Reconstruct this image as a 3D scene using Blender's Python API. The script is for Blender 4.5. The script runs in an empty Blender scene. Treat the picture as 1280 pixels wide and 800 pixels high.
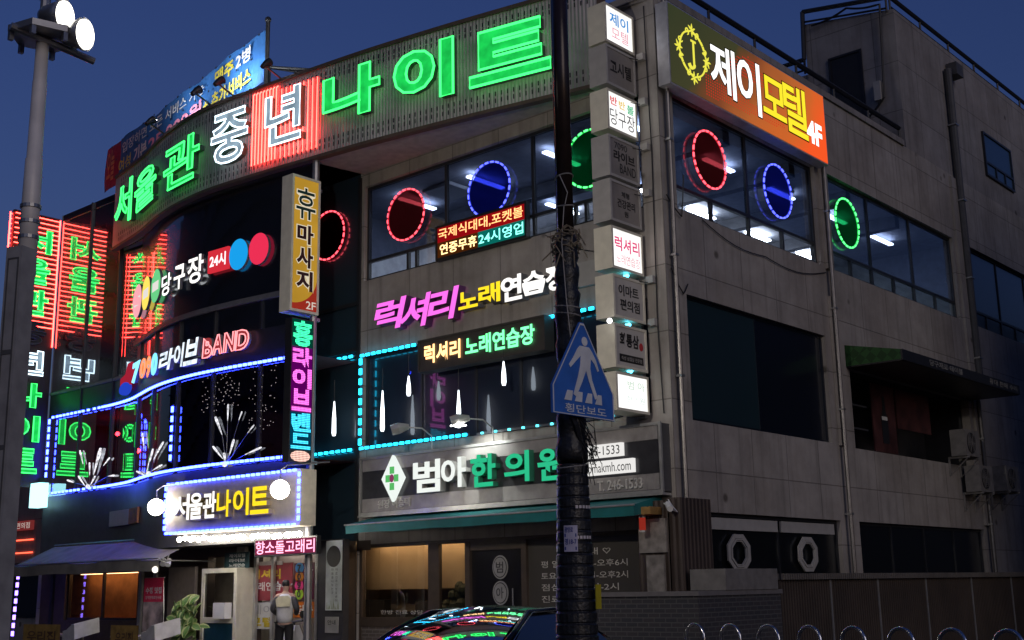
import bpy, bmesh, math, random
from mathutils import Vector, Matrix
random.seed(11)
S = bpy.context.scene
COL = S.collection
R = math.radians

# ------------------------------------------------------------------ camera
cam_d = bpy.data.cameras.new("camera")
cam_d.sensor_width = 36.0
cam_d.lens = 1503.3 / 1280 * 36
cam_d.clip_start, cam_d.clip_end = 0.1, 3000
cam = bpy.data.objects.new("camera", cam_d)
COL.objects.link(cam)
_r = Vector((0.7494001, 0.66189214, -0.01727081))
_f = Vector((-0.64329985, 0.73402866, 0.21764014))
_u = Vector((0.15673157, -0.15198923, 0.97587627))
m = Matrix((_r, _u, -_f)).transposed().to_4x4()
m.translation = Vector((11.08327, -16.64815, 1.6))
cam.matrix_world = m
S.camera = cam

# ------------------------------------------------------------------ dusk sky, afterglow and exposure
SUN_AZ, SUN_EL = 112.0, 0.0
W = bpy.data.worlds.new("World")
S.world = W
W.use_nodes = True
wn = W.node_tree
sky = wn.nodes.new('ShaderNodeTexSky')
sky.sky_type = 'NISHITA'
sky.sun_disc = False
sky.sun_elevation = R(SUN_EL)
sky.sun_rotation = R(SUN_AZ)
tint = wn.nodes.new('ShaderNodeMixRGB')
tint.blend_type = 'MULTIPLY'
tint.inputs[0].default_value = 1.0
tint.inputs[2].default_value = (0.58, 0.96, 2.85, 1)
wn.links.new(sky.outputs[0], tint.inputs[1])
wn.links.new(tint.outputs[0], wn.nodes['Background'].inputs[0])
wn.nodes['Background'].inputs[1].default_value = 0.097
sd = bpy.data.lights.new("sun", 'SUN')
sd.energy = 0.37
sd.angle = R(30)
sd.color = (1.0, 0.88, 0.78)
so = bpy.data.objects.new("sun", sd)
COL.objects.link(so)
so.rotation_euler = Vector((-math.cos(R(20)) * math.sin(R(SUN_AZ)), -math.cos(R(20)) * math.cos(R(SUN_AZ)), -math.sin(R(20)))).to_track_quat('-Z', 'Y').to_euler()
S.view_settings.view_transform = 'Standard'
S.view_settings.look = 'None'
S.view_settings.exposure = 0.0
S.view_settings.gamma = 1.0
S.view_settings.use_curve_mapping = False
S.render.engine = 'CYCLES'
S.cycles.use_denoising = True
S.cycles.max_bounces = 6
S.cycles.diffuse_bounces = 2
S.cycles.glossy_bounces = 4
S.cycles.transparent_max_bounces = 8
S.cycles.sample_clamp_indirect = 3.0
S.cycles.caustics_reflective = False
S.cycles.caustics_refractive = False

# ------------------------------------------------------------------ materials
MATS = {}
def lin(c):
    return tuple(((x / 255 + 0.055) / 1.055) ** 2.4 if x / 255 > 0.04045 else x / 255 / 12.92 for x in c)
def pbr(name, col, rough=0.6, metal=0.0, var=0.15, scale=6.0, bump=0.0, coat=0.0):
    """a surface with gentle mottling of its own colour"""
    if name in MATS: return MATS[name]
    mt = bpy.data.materials.new(name); mt.use_nodes = True
    nt = mt.node_tree; b = nt.nodes['Principled BSDF']
    b.inputs['Roughness'].default_value = rough
    b.inputs['Metallic'].default_value = metal
    b.inputs['Coat Weight'].default_value = coat
    tc = nt.nodes.new('ShaderNodeTexCoord')
    nz = nt.nodes.new('ShaderNodeTexNoise'); nz.inputs['Scale'].default_value = scale; nz.inputs['Detail'].default_value = 5
    nt.links.new(tc.outputs['Object'], nz.inputs['Vector'])
    rp = nt.nodes.new('ShaderNodeValToRGB')
    rp.color_ramp.elements[0].position = 0.3; rp.color_ramp.elements[1].position = 0.72
    rp.color_ramp.elements[0].color = tuple(c * (1 - var) for c in col) + (1,)
    rp.color_ramp.elements[1].color = tuple(min(1, c * (1 + var)) for c in col) + (1,)
    nt.links.new(nz.outputs['Fac'], rp.inputs['Fac']); nt.links.new(rp.outputs['Color'], b.inputs['Base Color'])
    if bump:
        bp = nt.nodes.new('ShaderNodeBump'); bp.inputs['Strength'].default_value = bump; bp.inputs['Distance'].default_value = 0.02
        nt.links.new(nz.outputs['Fac'], bp.inputs['Height']); nt.links.new(bp.outputs['Normal'], b.inputs['Normal'])
    MATS[name] = mt; return mt
def emit(name, col, strength, uneven=0.0, scale=9.0):
    if name in MATS: return MATS[name]
    mt = bpy.data.materials.new(name); mt.use_nodes = True
    nt = mt.node_tree; nt.nodes.clear()
    o = nt.nodes.new('ShaderNodeOutputMaterial'); e = nt.nodes.new('ShaderNodeEmission')
    e.inputs[0].default_value = tuple(col) + (1,); e.inputs[1].default_value = strength
    if uneven:     # tubes behind a face shine unevenly
        tc = nt.nodes.new('ShaderNodeTexCoord'); nz = nt.nodes.new('ShaderNodeTexNoise'); nz.inputs['Scale'].default_value = scale
        nt.links.new(tc.outputs['Object'], nz.inputs['Vector'])
        mr = nt.nodes.new('ShaderNodeMapRange'); mr.inputs[1].default_value = 0.3; mr.inputs[2].default_value = 0.7
        mr.inputs[3].default_value = strength * (1 - uneven); mr.inputs[4].default_value = strength * (1 + uneven)
        nt.links.new(nz.outputs['Fac'], mr.inputs[0]); nt.links.new(mr.outputs[0], e.inputs[1])
    nt.links.new(e.outputs[0], o.inputs[0])
    MATS[name] = mt; return mt
def glass(name, tintc, refl, rough=0.015, wave=0.0):
    """tinted see-through pane with a mirror-like outer face"""
    if name in MATS: return MATS[name]
    mt = bpy.data.materials.new(name); mt.use_nodes = True
    nt = mt.node_tree; nt.nodes.clear()
    o = nt.nodes.new('ShaderNodeOutputMaterial'); mix = nt.nodes.new('ShaderNodeMixShader')
    t = nt.nodes.new('ShaderNodeBsdfTransparent'); t.inputs[0].default_value = tuple(tintc) + (1,)
    g = nt.nodes.new('ShaderNodeBsdfGlossy'); g.inputs['Roughness'].default_value = rough; g.inputs[0].default_value = (0.9, 0.95, 1, 1)
    fr = nt.nodes.new('ShaderNodeFresnel'); fr.inputs[0].default_value = 1.45
    ad = nt.nodes.new('ShaderNodeMath'); ad.operation = 'ADD'; ad.use_clamp = True; ad.inputs[1].default_value = refl
    nt.links.new(fr.outputs[0], ad.inputs[0]); nt.links.new(ad.outputs[0], mix.inputs[0])
    nt.links.new(t.outputs[0], mix.inputs[1]); nt.links.new(g.outputs[0], mix.inputs[2]); nt.links.new(mix.outputs[0], o.inputs[0])
    MATS[name] = mt; return mt
def darkglass(name, col, refl, rough=0.02):
    """opaque dark reflective glazing"""
    if name in MATS: return MATS[name]
    mt = bpy.data.materials.new(name); mt.use_nodes = True
    nt = mt.node_tree; b = nt.nodes['Principled BSDF']; o = nt.nodes['Material Output']
    b.inputs['Base Color'].default_value = tuple(col) + (1,); b.inputs['Roughness'].default_value = 0.3
    g = nt.nodes.new('ShaderNodeBsdfGlossy'); g.inputs['Roughness'].default_value = rough; g.inputs[0].default_value = (0.85, 0.92, 1, 1)
    mix = nt.nodes.new('ShaderNodeMixShader')
    fr = nt.nodes.new('ShaderNodeFresnel'); fr.inputs[0].default_value = 1.5
    ad = nt.nodes.new('ShaderNodeMath'); ad.operation = 'ADD'; ad.use_clamp = True; ad.inputs[1].default_value = refl
    nt.links.new(fr.outputs[0], ad.inputs[0]); nt.links.new(ad.outputs[0], mix.inputs[0])
    nt.links.new(b.outputs[0], mix.inputs[1]); nt.links.new(g.outputs[0], mix.inputs[2]); nt.links.new(mix.outputs[0], o.inputs[0])
    MATS[name] = mt; return mt
def concrete(name, base, joint_w, joint_h):
    """stained precast panels with open joints, in metres on any vertical wall"""
    if name in MATS: return MATS[name]
    mt = bpy.data.materials.new(name); mt.use_nodes = True
    nt = mt.node_tree; N = nt.nodes; L = nt.links; b = N['Principled BSDF']
    b.inputs['Roughness'].default_value = 0.85
    tc = N.new('ShaderNodeTexCoord'); sp = N.new('ShaderNodeSeparateXYZ'); L.new(tc.outputs['Object'], sp.inputs[0])
    ax = N.new('ShaderNodeMath'); ax.operation = 'ADD'; L.new(sp.outputs[0], ax.inputs[0]); L.new(sp.outputs[1], ax.inputs[1])
    cb = N.new('ShaderNodeCombineXYZ'); L.new(ax.outputs[0], cb.inputs[0]); L.new(sp.outputs[2], cb.inputs[1])
    br = N.new('ShaderNodeTexBrick'); L.new(cb.outputs[0], br.inputs['Vector'])
    br.offset = 0.0; br.squash = 1.0
    br.inputs['Scale'].default_value = 1.0; br.inputs['Mortar Size'].default_value = 0.012; br.inputs['Mortar Smooth'].default_value = 0.3
    br.inputs['Brick Width'].default_value = joint_w; br.inputs['Row Height'].default_value = joint_h
    br.inputs['Color1'].default_value = (1, 1, 1, 1); br.inputs['Color2'].default_value = (0.88, 0.87, 0.85, 1); br.inputs['Mortar'].default_value = (0.50, 0.49, 0.48, 1)
    n1 = N.new('ShaderNodeTexNoise'); n1.inputs['Scale'].default_value = 1.1; n1.inputs['Detail'].default_value = 8; n1.inputs['Roughness'].default_value = 0.65
    L.new(tc.outputs['Object'], n1.inputs['Vector'])
    mp = N.new('ShaderNodeMapping'); mp.inputs['Scale'].default_value = (5.5, 0.28, 1); L.new(cb.outputs[0], mp.inputs['Vector'])
    n2 = N.new('ShaderNodeTexNoise'); n2.inputs['Scale'].default_value = 1.0; n2.inputs['Detail'].default_value = 6; L.new(mp.outputs[0], n2.inputs['Vector'])
    r1 = N.new('ShaderNodeValToRGB'); r1.color_ramp.elements[0].position = 0.32; r1.color_ramp.elements[1].position = 0.68
    r1.color_ramp.elements[0].color = tuple(c * 0.80 for c in base) + (1,); r1.color_ramp.elements[1].color = tuple(c * 1.16 for c in base) + (1,)
    L.new(n1.outputs['Fac'], r1.inputs['Fac'])
    r2 = N.new('ShaderNodeValToRGB'); r2.color_ramp.elements[0].position = 0.33; r2.color_ramp.elements[1].position = 0.5
    r2.color_ramp.elements[0].color = (0.5, 0.49, 0.47, 1); r2.color_ramp.elements[1].color = (1, 1, 1, 1)
    L.new(n2.outputs['Fac'], r2.inputs['Fac'])
    m1 = N.new('ShaderNodeMixRGB'); m1.blend_type = 'MULTIPLY'; m1.inputs[0].default_value = 1
    L.new(r1.outputs[0], m1.inputs[1]); L.new(br.outputs['Color'], m1.inputs[2])
    m2 = N.new('ShaderNodeMixRGB'); m2.blend_type = 'MULTIPLY'; m2.inputs[0].default_value = 0.42
    L.new(m1.outputs[0], m2.inputs[1]); L.new(r2.outputs[0], m2.inputs[2])
    vo = N.new('ShaderNodeTexVoronoi'); vo.inputs['Scale'].default_value = 0.85; L.new(tc.outputs['Object'], vo.inputs['Vector'])     # old anchor holes
    r3 = N.new('ShaderNodeValToRGB'); r3.color_ramp.elements[0].position = 0.045; r3.color_ramp.elements[1].position = 0.085
    r3.color_ramp.elements[0].color = (0.35, 0.33, 0.31, 1); r3.color_ramp.elements[1].color = (1, 1, 1, 1); L.new(vo.outputs['Distance'], r3.inputs['Fac'])
    n4 = N.new('ShaderNodeTexNoise'); n4.inputs['Scale'].default_value = 0.45; n4.inputs['Detail'].default_value = 9; n4.inputs['Roughness'].default_value = 0.7; L.new(tc.outputs['Object'], n4.inputs['Vector'])
    r4 = N.new('ShaderNodeValToRGB'); r4.color_ramp.elements[0].position = 0.40; r4.color_ramp.elements[1].position = 0.56
    r4.color_ramp.elements[0].color = (0.84, 0.82, 0.80, 1); r4.color_ramp.elements[1].color = (1, 1, 1, 1); L.new(n4.outputs['Fac'], r4.inputs['Fac'])
    m3 = N.new('ShaderNodeMixRGB'); m3.blend_type = 'MULTIPLY'; m3.inputs[0].default_value = 1; L.new(m2.outputs[0], m3.inputs[1]); L.new(r3.outputs[0], m3.inputs[2])
    m4 = N.new('ShaderNodeMixRGB'); m4.blend_type = 'MULTIPLY'; m4.inputs[0].default_value = 1; L.new(m3.outputs[0], m4.inputs[1]); L.new(r4.outputs[0], m4.inputs[2]); L.new(m4.outputs[0], b.inputs['Base Color'])
    n3 = N.new('ShaderNodeTexNoise'); n3.inputs['Scale'].default_value = 40; L.new(tc.outputs['Object'], n3.inputs['Vector'])
    ma = N.new('ShaderNodeMath'); ma.operation = 'MULTIPLY_ADD'; ma.inputs[1].default_value = 0.15; L.new(n3.outputs['Fac'], ma.inputs[0])
    inv = N.new('ShaderNodeMath'); inv.operation = 'SUBTRACT'; inv.inputs[0].default_value = 1.0; L.new(br.outputs['Fac'], inv.inputs[1])
    L.new(inv.outputs[0], ma.inputs[2])
    bp = N.new('ShaderNodeBump'); bp.inputs['Strength'].default_value = 0.35; bp.inputs['Distance'].default_value = 0.02
    L.new(ma.outputs[0], bp.inputs['Height']); L.new(bp.outputs[0], b.inputs['Normal'])
    MATS[name] = mt; return mt
def brickmat(name, c1, c2, mortar, w=0.21, h=0.07):
    if name in MATS: return MATS[name]
    mt = bpy.data.materials.new(name); mt.use_nodes = True
    nt = mt.node_tree; N = nt.nodes; L = nt.links; b = N['Principled BSDF']; b.inputs['Roughness'].default_value = 0.7
    tc = N.new('ShaderNodeTexCoord'); sp = N.new('ShaderNodeSeparateXYZ'); L.new(tc.outputs['Object'], sp.inputs[0])
    ax = N.new('ShaderNodeMath'); ax.operation = 'ADD'; L.new(sp.outputs[0], ax.inputs[0]); L.new(sp.outputs[1], ax.inputs[1])
    cb = N.new('ShaderNodeCombineXYZ'); L.new(ax.outputs[0], cb.inputs[0]); L.new(sp.outputs[2], cb.inputs[1])
    br = N.new('ShaderNodeTexBrick'); L.new(cb.outputs[0], br.inputs['Vector'])
    br.inputs['Scale'].default_value = 1.0; br.inputs['Mortar Size'].default_value = 0.008
    br.inputs['Brick Width'].default_value = w; br.inputs['Row Height'].default_value = h
    br.inputs['Color1'].default_value = tuple(c1) + (1,); br.inputs['Color2'].default_value = tuple(c2) + (1,); br.inputs['Mortar'].default_value = tuple(mortar) + (1,)
    L.new(br.outputs['Color'], b.inputs['Base Color'])
    bp = N.new('ShaderNodeBump'); bp.invert = True; bp.inputs['Strength'].default_value = 0.6; bp.inputs['Distance'].default_value = 0.01
    L.new(br.outputs['Fac'], bp.inputs['Height']); L.new(bp.outputs[0], b.inputs['Normal'])
    MATS[name] = mt; return mt
def ribbed(name, col, pitch, rough=0.5, metal=0.0, holes=False):
    """corrugated sheet: ribs run vertically"""
    if name in MATS: return MATS[name]
    mt = bpy.data.materials.new(name); mt.use_nodes = True
    nt = mt.node_tree; N = nt.nodes; L = nt.links; b = N['Principled BSDF']
    b.inputs['Roughness'].default_value = rough; b.inputs['Metallic'].default_value = metal
    tc = N.new('ShaderNodeTexCoord'); sp = N.new('ShaderNodeSeparateXYZ'); L.new(tc.outputs['Object'], sp.inputs[0])
    ax = N.new('ShaderNodeMath'); ax.operation = 'ADD'; L.new(sp.outputs[0], ax.inputs[0]); L.new(sp.outputs[1], ax.inputs[1])
    mu = N.new('ShaderNodeMath'); mu.operation = 'MULTIPLY'; mu.inputs[1].default_value = 2 * math.pi / pitch; L.new(ax.outputs[0], mu.inputs[0])
    si = N.new('ShaderNodeMath'); si.operation = 'SINE'; L.new(mu.outputs[0], si.inputs[0])
    bp = N.new('ShaderNodeBump'); bp.inputs['Strength'].default_value = 0.5; bp.inputs['Distance'].default_value = pitch * 0.2
    L.new(si.outputs[0], bp.inputs['Height']); L.new(bp.outputs[0], b.inputs['Normal'])
    nz = N.new('ShaderNodeTexNoise'); nz.inputs['Scale'].default_value = 1.6; nz.inputs['Detail'].default_value = 7; L.new(tc.outputs['Object'], nz.inputs['Vector'])
    rp = N.new('ShaderNodeValToRGB'); rp.color_ramp.elements[0].position = 0.33; rp.color_ramp.elements[1].position = 0.66
    rp.color_ramp.elements[0].color = tuple(c * 0.72 for c in col) + (1,); rp.color_ramp.elements[1].color = tuple(c * 1.15 for c in col) + (1,)
    L.new(nz.outputs['Fac'], rp.inputs['Fac']); L.new(rp.outputs[0], b.inputs['Base Color'])
    MATS[name] = mt; return mt

M_CONC = concrete('concrete_panel', (0.40, 0.375, 0.35), 1.26, 1.16)
M_CONC_D = concrete('dark_concrete_panel', (0.32, 0.305, 0.30), 1.7, 1.3)
M_FRAME = pbr('dark_aluminium', (0.035, 0.037, 0.042), 0.4, 0.3)
M_ALU = pbr('pale_aluminium', (0.55, 0.55, 0.53), 0.35, 0.6)
M_STEEL = pbr('stainless_steel', (0.62, 0.62, 0.63), 0.22, 1.0, 0.08)
M_GALV = pbr('galvanised_steel', (0.38, 0.38, 0.38), 0.42, 0.8)
M_BLACK = pbr('black_metal', (0.018, 0.018, 0.02), 0.45)
M_DARK = pbr('dark_panel', (0.045, 0.045, 0.05), 0.5)
M_CHAR = pbr('charcoal_panel', (0.085, 0.085, 0.088), 0.4)
M_BROWN = pbr('brown_panel', (0.075, 0.055, 0.042), 0.55)
M_WHITE = pbr('white_paint', (0.72, 0.72, 0.70), 0.45, 0, 0.05)
M_CREAM = pbr('cream_paint', (0.74, 0.71, 0.58), 0.5, 0, 0.08)
M_GREYB = pbr('grey_signbox', (0.42, 0.41, 0.39), 0.5, 0, 0.08)
M_WIRE = pbr('black_rubber', (0.012, 0.012, 0.013), 0.5)
M_BAYGL = darkglass('bay_glass', (0.012, 0.015, 0.022), 0.10)
M_PIPE = pbr('dull_pipe_steel', (0.20, 0.19, 0.185), 0.38, 0.7)
M_LEFTGL = darkglass('side_glass', (0.010, 0.012, 0.018), 0.42)
M_RGLASS = darkglass('teal_film_glass', (0.016, 0.036, 0.046), -0.03, 0.10)
M_GLUP = glass('tinted_upper_glass', (0.15, 0.18, 0.27), 0.02)
M_GLLOW = glass('clear_lower_glass', (0.80, 0.84, 0.92), 0.03)
M_SHOP = glass('shop_glass', (0.72, 0.70, 0.66), 0.07)

# ------------------------------------------------------------------ mesh helpers
def FY(Y):      # frame on a wall facing the street (-Y): u = X, v = Z, d = out of the wall
    return lambda u, v, d=0.0: (u, Y - d, v)
def FX(X):      # frame on a wall facing the alley (+X): u = Y, v = Z
    return lambda u, v, d=0.0: (X + d, u, v)
def FZ(Z):      # frame lying flat
    return lambda u, v, d=0.0: (u, v, Z + d)
def yat(path, x):
    if x >= path[0][0]: return path[0][1]
    for (x0, y0), (x1, y1) in zip(path, path[1:]):
        if x1 <= x <= x0: return y0 + (y1 - y0) * (x - x0) / (x1 - x0)
    return path[-1][1]
def dens(pts, n=8):
    P = [pts[0]] + list(pts) + [pts[-1]]; out = []
    for i in range(1, len(P) - 2):
        p0, p1, p2, p3 = P[i - 1:i + 3]
        for k in range(n):
            t = k / n
            out.append(tuple(.5 * (2 * p1[a] + (p2[a] - p0[a]) * t + (2 * p0[a] - 5 * p1[a] + 4 * p2[a] - p3[a]) * t * t + (3 * p1[a] - p0[a] - 3 * p2[a] + p3[a]) * t ** 3) for a in (0, 1)))
    out.append(P[-2]); return out
def PF(path):   # frame on a curved wall: u = X along the plan curve
    def F(u, v, d=0.0):
        y = yat(path, u); s = (yat(path, u + .25) - yat(path, u - .25)) / .5
        n = math.hypot(1, s)
        return (u + s / n * d, y - d / n, v)
    return F
def OF(o, ang):  # free frame: origin, heading of u in degrees from +X
    c, s = math.cos(R(ang)), math.sin(R(ang))
    return lambda u, v, d=0.0: (o[0] + u * c + d * s, o[1] + u * s - d * c, o[2] + v)

TXT = {}
def glyphs(s, w):
    """outline of a word as filled triangles plus its outline loops, scaled to the unit square"""
    if (s, w) in TXT: return TXT[(s, w)]
    c = bpy.data.curves.new('word', 'FONT'); c.body = s; c.offset = w; c.resolution_u = 3; c.align_x = 'CENTER'
    o = bpy.data.objects.new('word', c); COL.objects.link(o)
    bpy.context.view_layer.update()
    me = o.to_mesh()
    V = [(v.co.x, v.co.y) for v in me.vertices]; T = [tuple(p.vertices) for p in me.polygons]
    o.to_mesh_clear(); bpy.data.objects.remove(o); bpy.data.curves.remove(c)
    x0, x1 = min(v[0] for v in V), max(v[0] for v in V); y0, y1 = min(v[1] for v in V), max(v[1] for v in V)
    V = [((x - x0) / max(1e-6, x1 - x0), (y - y0) / max(1e-6, y1 - y0)) for x, y in V]
    # weld
    key = {}; idx = []; W2 = []
    for v in V:
        k = (round(v[0], 5), round(v[1], 5))
        if k not in key: key[k] = len(W2); W2.append(v)
        idx.append(key[k])
    T = [tuple(idx[i] for i in t) for t in T]; T = [t for t in T if len(set(t)) == len(t)]
    ec = {}
    for t in T:
        for a, b in zip(t, t[1:] + t[:1]):
            ec.setdefault(frozenset((a, b)), []).append((a, b))
    nxt = {}
    for e in ec.values():
        if len(e) == 1: nxt.setdefault(e[0][0], []).append(e[0][1])
    edges = [e[0] for e in ec.values() if len(e) == 1]
    loops = []
    while nxt:
        a = next(iter(nxt)); loop = [a]; cur = a
        while cur in nxt:
            n = nxt[cur].pop()
            if not nxt[cur]: del nxt[cur]
            if n == a: break
            loop.append(n); cur = n
        if len(loop) > 2: loops.append(loop)
    TXT[(s, w)] = (W2, T, edges, loops); return TXT[(s, w)]

class MB:
    def __init__(self): self.v, self.f, self.m, self.c = [], [], [], []
    def cut(self): self.c.append((len(self.v), len(self.f))); return self
    def each(self, name, mats, parent=None):      # one object for every piece between cuts
        cs = [(0, 0)] + [c for c in self.c if c[1] not in (0, len(self.f))] + [(len(self.v), len(self.f))]; out = []
        for (v0, f0), (v1, f1) in zip(cs, cs[1:]):
            b = MB(); b.v = self.v[v0:v1]; b.f = [tuple(i - v0 for i in f) for f in self.f[f0:f1]]; b.m = self.m[f0:f1]; out.append(b.build(name, mats, parent))
        return out
    def add(self, vs, fs, mi=0):
        b = len(self.v); self.v += [tuple(p) for p in vs]; self.f += [tuple(b + i for i in f) for f in fs]; self.m += [mi] * len(fs); return self
    def box(self, F, u0, u1, v0, v1, d0, d1, mi=0):
        vs = [F(u, v, d) for d in (d0, d1) for v in (v0, v1) for u in (u0, u1)]
        return self.add(vs, [(0, 2, 3, 1), (4, 5, 7, 6), (0, 1, 5, 4), (2, 6, 7, 3), (0, 4, 6, 2), (1, 3, 7, 5)], mi)
    def bx(self, x0, x1, y0, y1, z0, z1, mi=0): return self.box(FZ(0), x0, x1, y0, y1, z0, z1, mi)
    def quad(self, *p, mi=0): return self.add(p, [tuple(range(len(p)))], mi)
    def rect(self, F, u0, u1, v0, v1, d=0.0, mi=0): return self.add([F(u0, v0, d), F(u1, v0, d), F(u1, v1, d), F(u0, v1, d)], [(0, 1, 2, 3)], mi)
    def prism(self, F, pts, d0, d1, mi=0, side=None):
        n = len(pts); vs = [F(u, v, d0) for u, v in pts] + [F(u, v, d1) for u, v in pts]
        self.add(vs, [tuple(range(n, 2 * n)), tuple(reversed(range(n)))], mi)
        return self.add(vs, [(i, (i + 1) % n, n + (i + 1) % n, n + i) for i in range(n)], mi if side is None else side)
    def frame(self, F, u0, u1, v0, v1, w, d0, d1, mi=0):
        self.box(F, u0, u1, v0, v0 + w, d0, d1, mi); self.box(F, u0, u1, v1 - w, v1, d0, d1, mi)
        self.box(F, u0, u0 + w, v0 + w, v1 - w, d0, d1, mi); return self.box(F, u1 - w, u1, v0 + w, v1 - w, d0, d1, mi)
    def ribbon(self, F, us, v0, v1, d=0.0, mi=0):
        us = sorted(us)
        vs = [F(u, v, d) for u in us for v in (v0, v1)]
        return self.add(vs, [(2 * i, 2 * i + 2, 2 * i + 3, 2 * i + 1) for i in range(len(us) - 1)], mi)
    def slab(self, F, us, v0, v1, d0, d1, mi=0):     # a curved bar
        vs = [F(u, v, d) for u in us for (v, d) in ((v0, d0), (v0, d1), (v1, d1), (v1, d0))]
        n = len(us); fs = []
        for i in range(n - 1):
            for k in range(4): fs.append((4 * i + k, 4 * i + (k + 1) % 4, 4 * i + 4 + (k + 1) % 4, 4 * i + 4 + k))
        fs += [(0, 1, 2, 3), (4 * n - 4, 4 * n - 1, 4 * n - 2, 4 * n - 3)]
        return self.add(vs, fs, mi)
    def tube(self, pts, r, n=6, closed=False, mi=0, cap=True):
        P = [Vector(p) for p in pts]; k = len(P); rs = r if isinstance(r, (list, tuple)) else [r] * k
        vs = []; up = None
        for i in range(k):
            a = P[(i - 1) % k] if (closed or i) else P[0]; b = P[(i + 1) % k] if (closed or i < k - 1) else P[-1]
            t = (b - a); t = t.normalized() if t.length > 1e-9 else Vector((0, 0, 1))
            if up is None:
                up = Vector((0, 0, 1)) if abs(t.z) < 0.9 else Vector((1, 0, 0))
            x = t.cross(up); x = x.normalized() if x.length > 1e-6 else t.orthogonal().normalized(); y = x.cross(t).normalized(); up = y
            for j in range(n):
                q = 2 * math.pi * j / n; vs.append(P[i] + (x * math.cos(q) + y * math.sin(q)) * rs[i])
        fs = []
        for i in range(k if closed else k - 1):
            i2 = (i + 1) % k
            for j in range(n): fs.append((i * n + j, i * n + (j + 1) % n, i2 * n + (j + 1) % n, i2 * n + j))
        if not closed and cap: fs += [tuple(reversed(range(n))), tuple(range((k - 1) * n, k * n))]
        return self.add(vs, fs, mi)
    def disc(self, F, cu, cv, ru, rv, d0, d1, n=28, mi=0, side=None):
        return self.prism(F, [(cu + ru * math.cos(2 * math.pi * i / n), cv + rv * math.sin(2 * math.pi * i / n)) for i in range(n)], d0, d1, mi, side)
    def sphere(self, c, r, nu=16, nv=10, mi=0, sc=(1, 1, 1)):
        vs = [(c[0] + r * sc[0] * math.sin(math.pi * j / nv) * math.cos(2 * math.pi * i / nu), c[1] + r * sc[1] * math.sin(math.pi * j / nv) * math.sin(2 * math.pi * i / nu), c[2] + r * sc[2] * math.cos(math.pi * j / nv)) for j in range(nv + 1) for i in range(nu)]
        return self.add(vs, [(j * nu + i, (j + 1) * nu + i, (j + 1) * nu + (i + 1) % nu, j * nu + (i + 1) % nu) for j in range(nv) for i in range(nu)], mi)
    def text(self, F, s, u0, u1, v0, v1, d0, d1=None, w=0.03, shear=0.0, mi=0, side=None, sub=0):
        V, T, E, Lp = glyphs(s, w)
        pts = [(u0 + (x + shear * (y - .5)) * (u1 - u0), v0 + y * (v1 - v0)) for x, y in V]
        if d1 is None: return self.add([F(u, v, d0) for u, v in pts], T, mi)
        n = len(pts); vs = [F(u, v, d0) for u, v in pts] + [F(u, v, d1) for u, v in pts]
        self.add(vs, [tuple(n + i for i in t) for t in T], mi)
        return self.add(vs, [(a, b, n + b, n + a) for a, b in E], mi if side is None else side)
    def neon(self, F, s, u0, u1, v0, v1, d, r, w=0.03, shear=0.0, mi=0, n=5):
        V, T, E, Lp = glyphs(s, w)
        for lp in Lp:
            q = [(u0 + (V[i][0] + shear * (V[i][1] - .5)) * (u1 - u0), v0 + V[i][1] * (v1 - v0)) for i in lp]
            o = [q[0]]
            for p in q[1:]:
                if math.hypot(p[0] - o[-1][0], p[1] - o[-1][1]) > r * 1.2: o.append(p)
            if len(o) > 2: self.tube([F(a, b, d) for a, b in o], r, n, True, mi)
        return self
    def build(self, name, mats, parent=None, smooth=False, label=None):
        me = bpy.data.meshes.new(name); me.from_pydata(self.v, [], self.f)
        for x in (mats if isinstance(mats, (list, tuple)) else [mats]): me.materials.append(x)
        if self.m and max(self.m): me.polygons.foreach_set('material_index', self.m)
        if smooth: me.polygons.foreach_set('use_smooth', [True] * len(me.polygons))
        me.validate(); me.update()
        o = bpy.data.objects.new(name, me); COL.objects.link(o)
        if parent is not None:
            o.parent = parent; o.matrix_parent_inverse = parent_inv(parent)
        if label: o['label'] = label
        return o
def world_of(o):
    mt = Matrix.LocRotScale(o.location, o.rotation_euler, o.scale)
    return (world_of(o.parent) @ o.matrix_parent_inverse @ mt) if o.parent else mt
def parent_inv(p): return world_of(p).inverted()
def tag(o, label, cat, group=None, kind=None):
    o['label'] = label; o['category'] = cat
    if group: o['group'] = group
    if kind: o['kind'] = kind
    return o
def thing(name, label, cat, loc=(0, 0, 0), group=None):
    o = bpy.data.objects.new(name, None); COL.objects.link(o); o.location = loc; o.empty_display_size = 0.2
    return tag(o, label, cat, group)
def struct(o): o['kind'] = 'structure'; return o
def dup(root, loc, label, rotz=None):
    r = root.copy(); COL.objects.link(r); r.location = loc; r['label'] = label
    if rotz is not None: r.rotation_euler = (0, 0, rotz)
    for ch in [c for c in bpy.data.objects if c.parent is root]:
        c = ch.copy(); COL.objects.link(c); c.parent = r
        for g in [c2 for c2 in bpy.data.objects if c2.parent is ch]:
            d = g.copy(); COL.objects.link(d); d.parent = c
    return r
def lerp(a, b, t): return a + (b - a) * t
def span(a, b, n): return [a + (b - a) * i / n for i in range(n + 1)]
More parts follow.
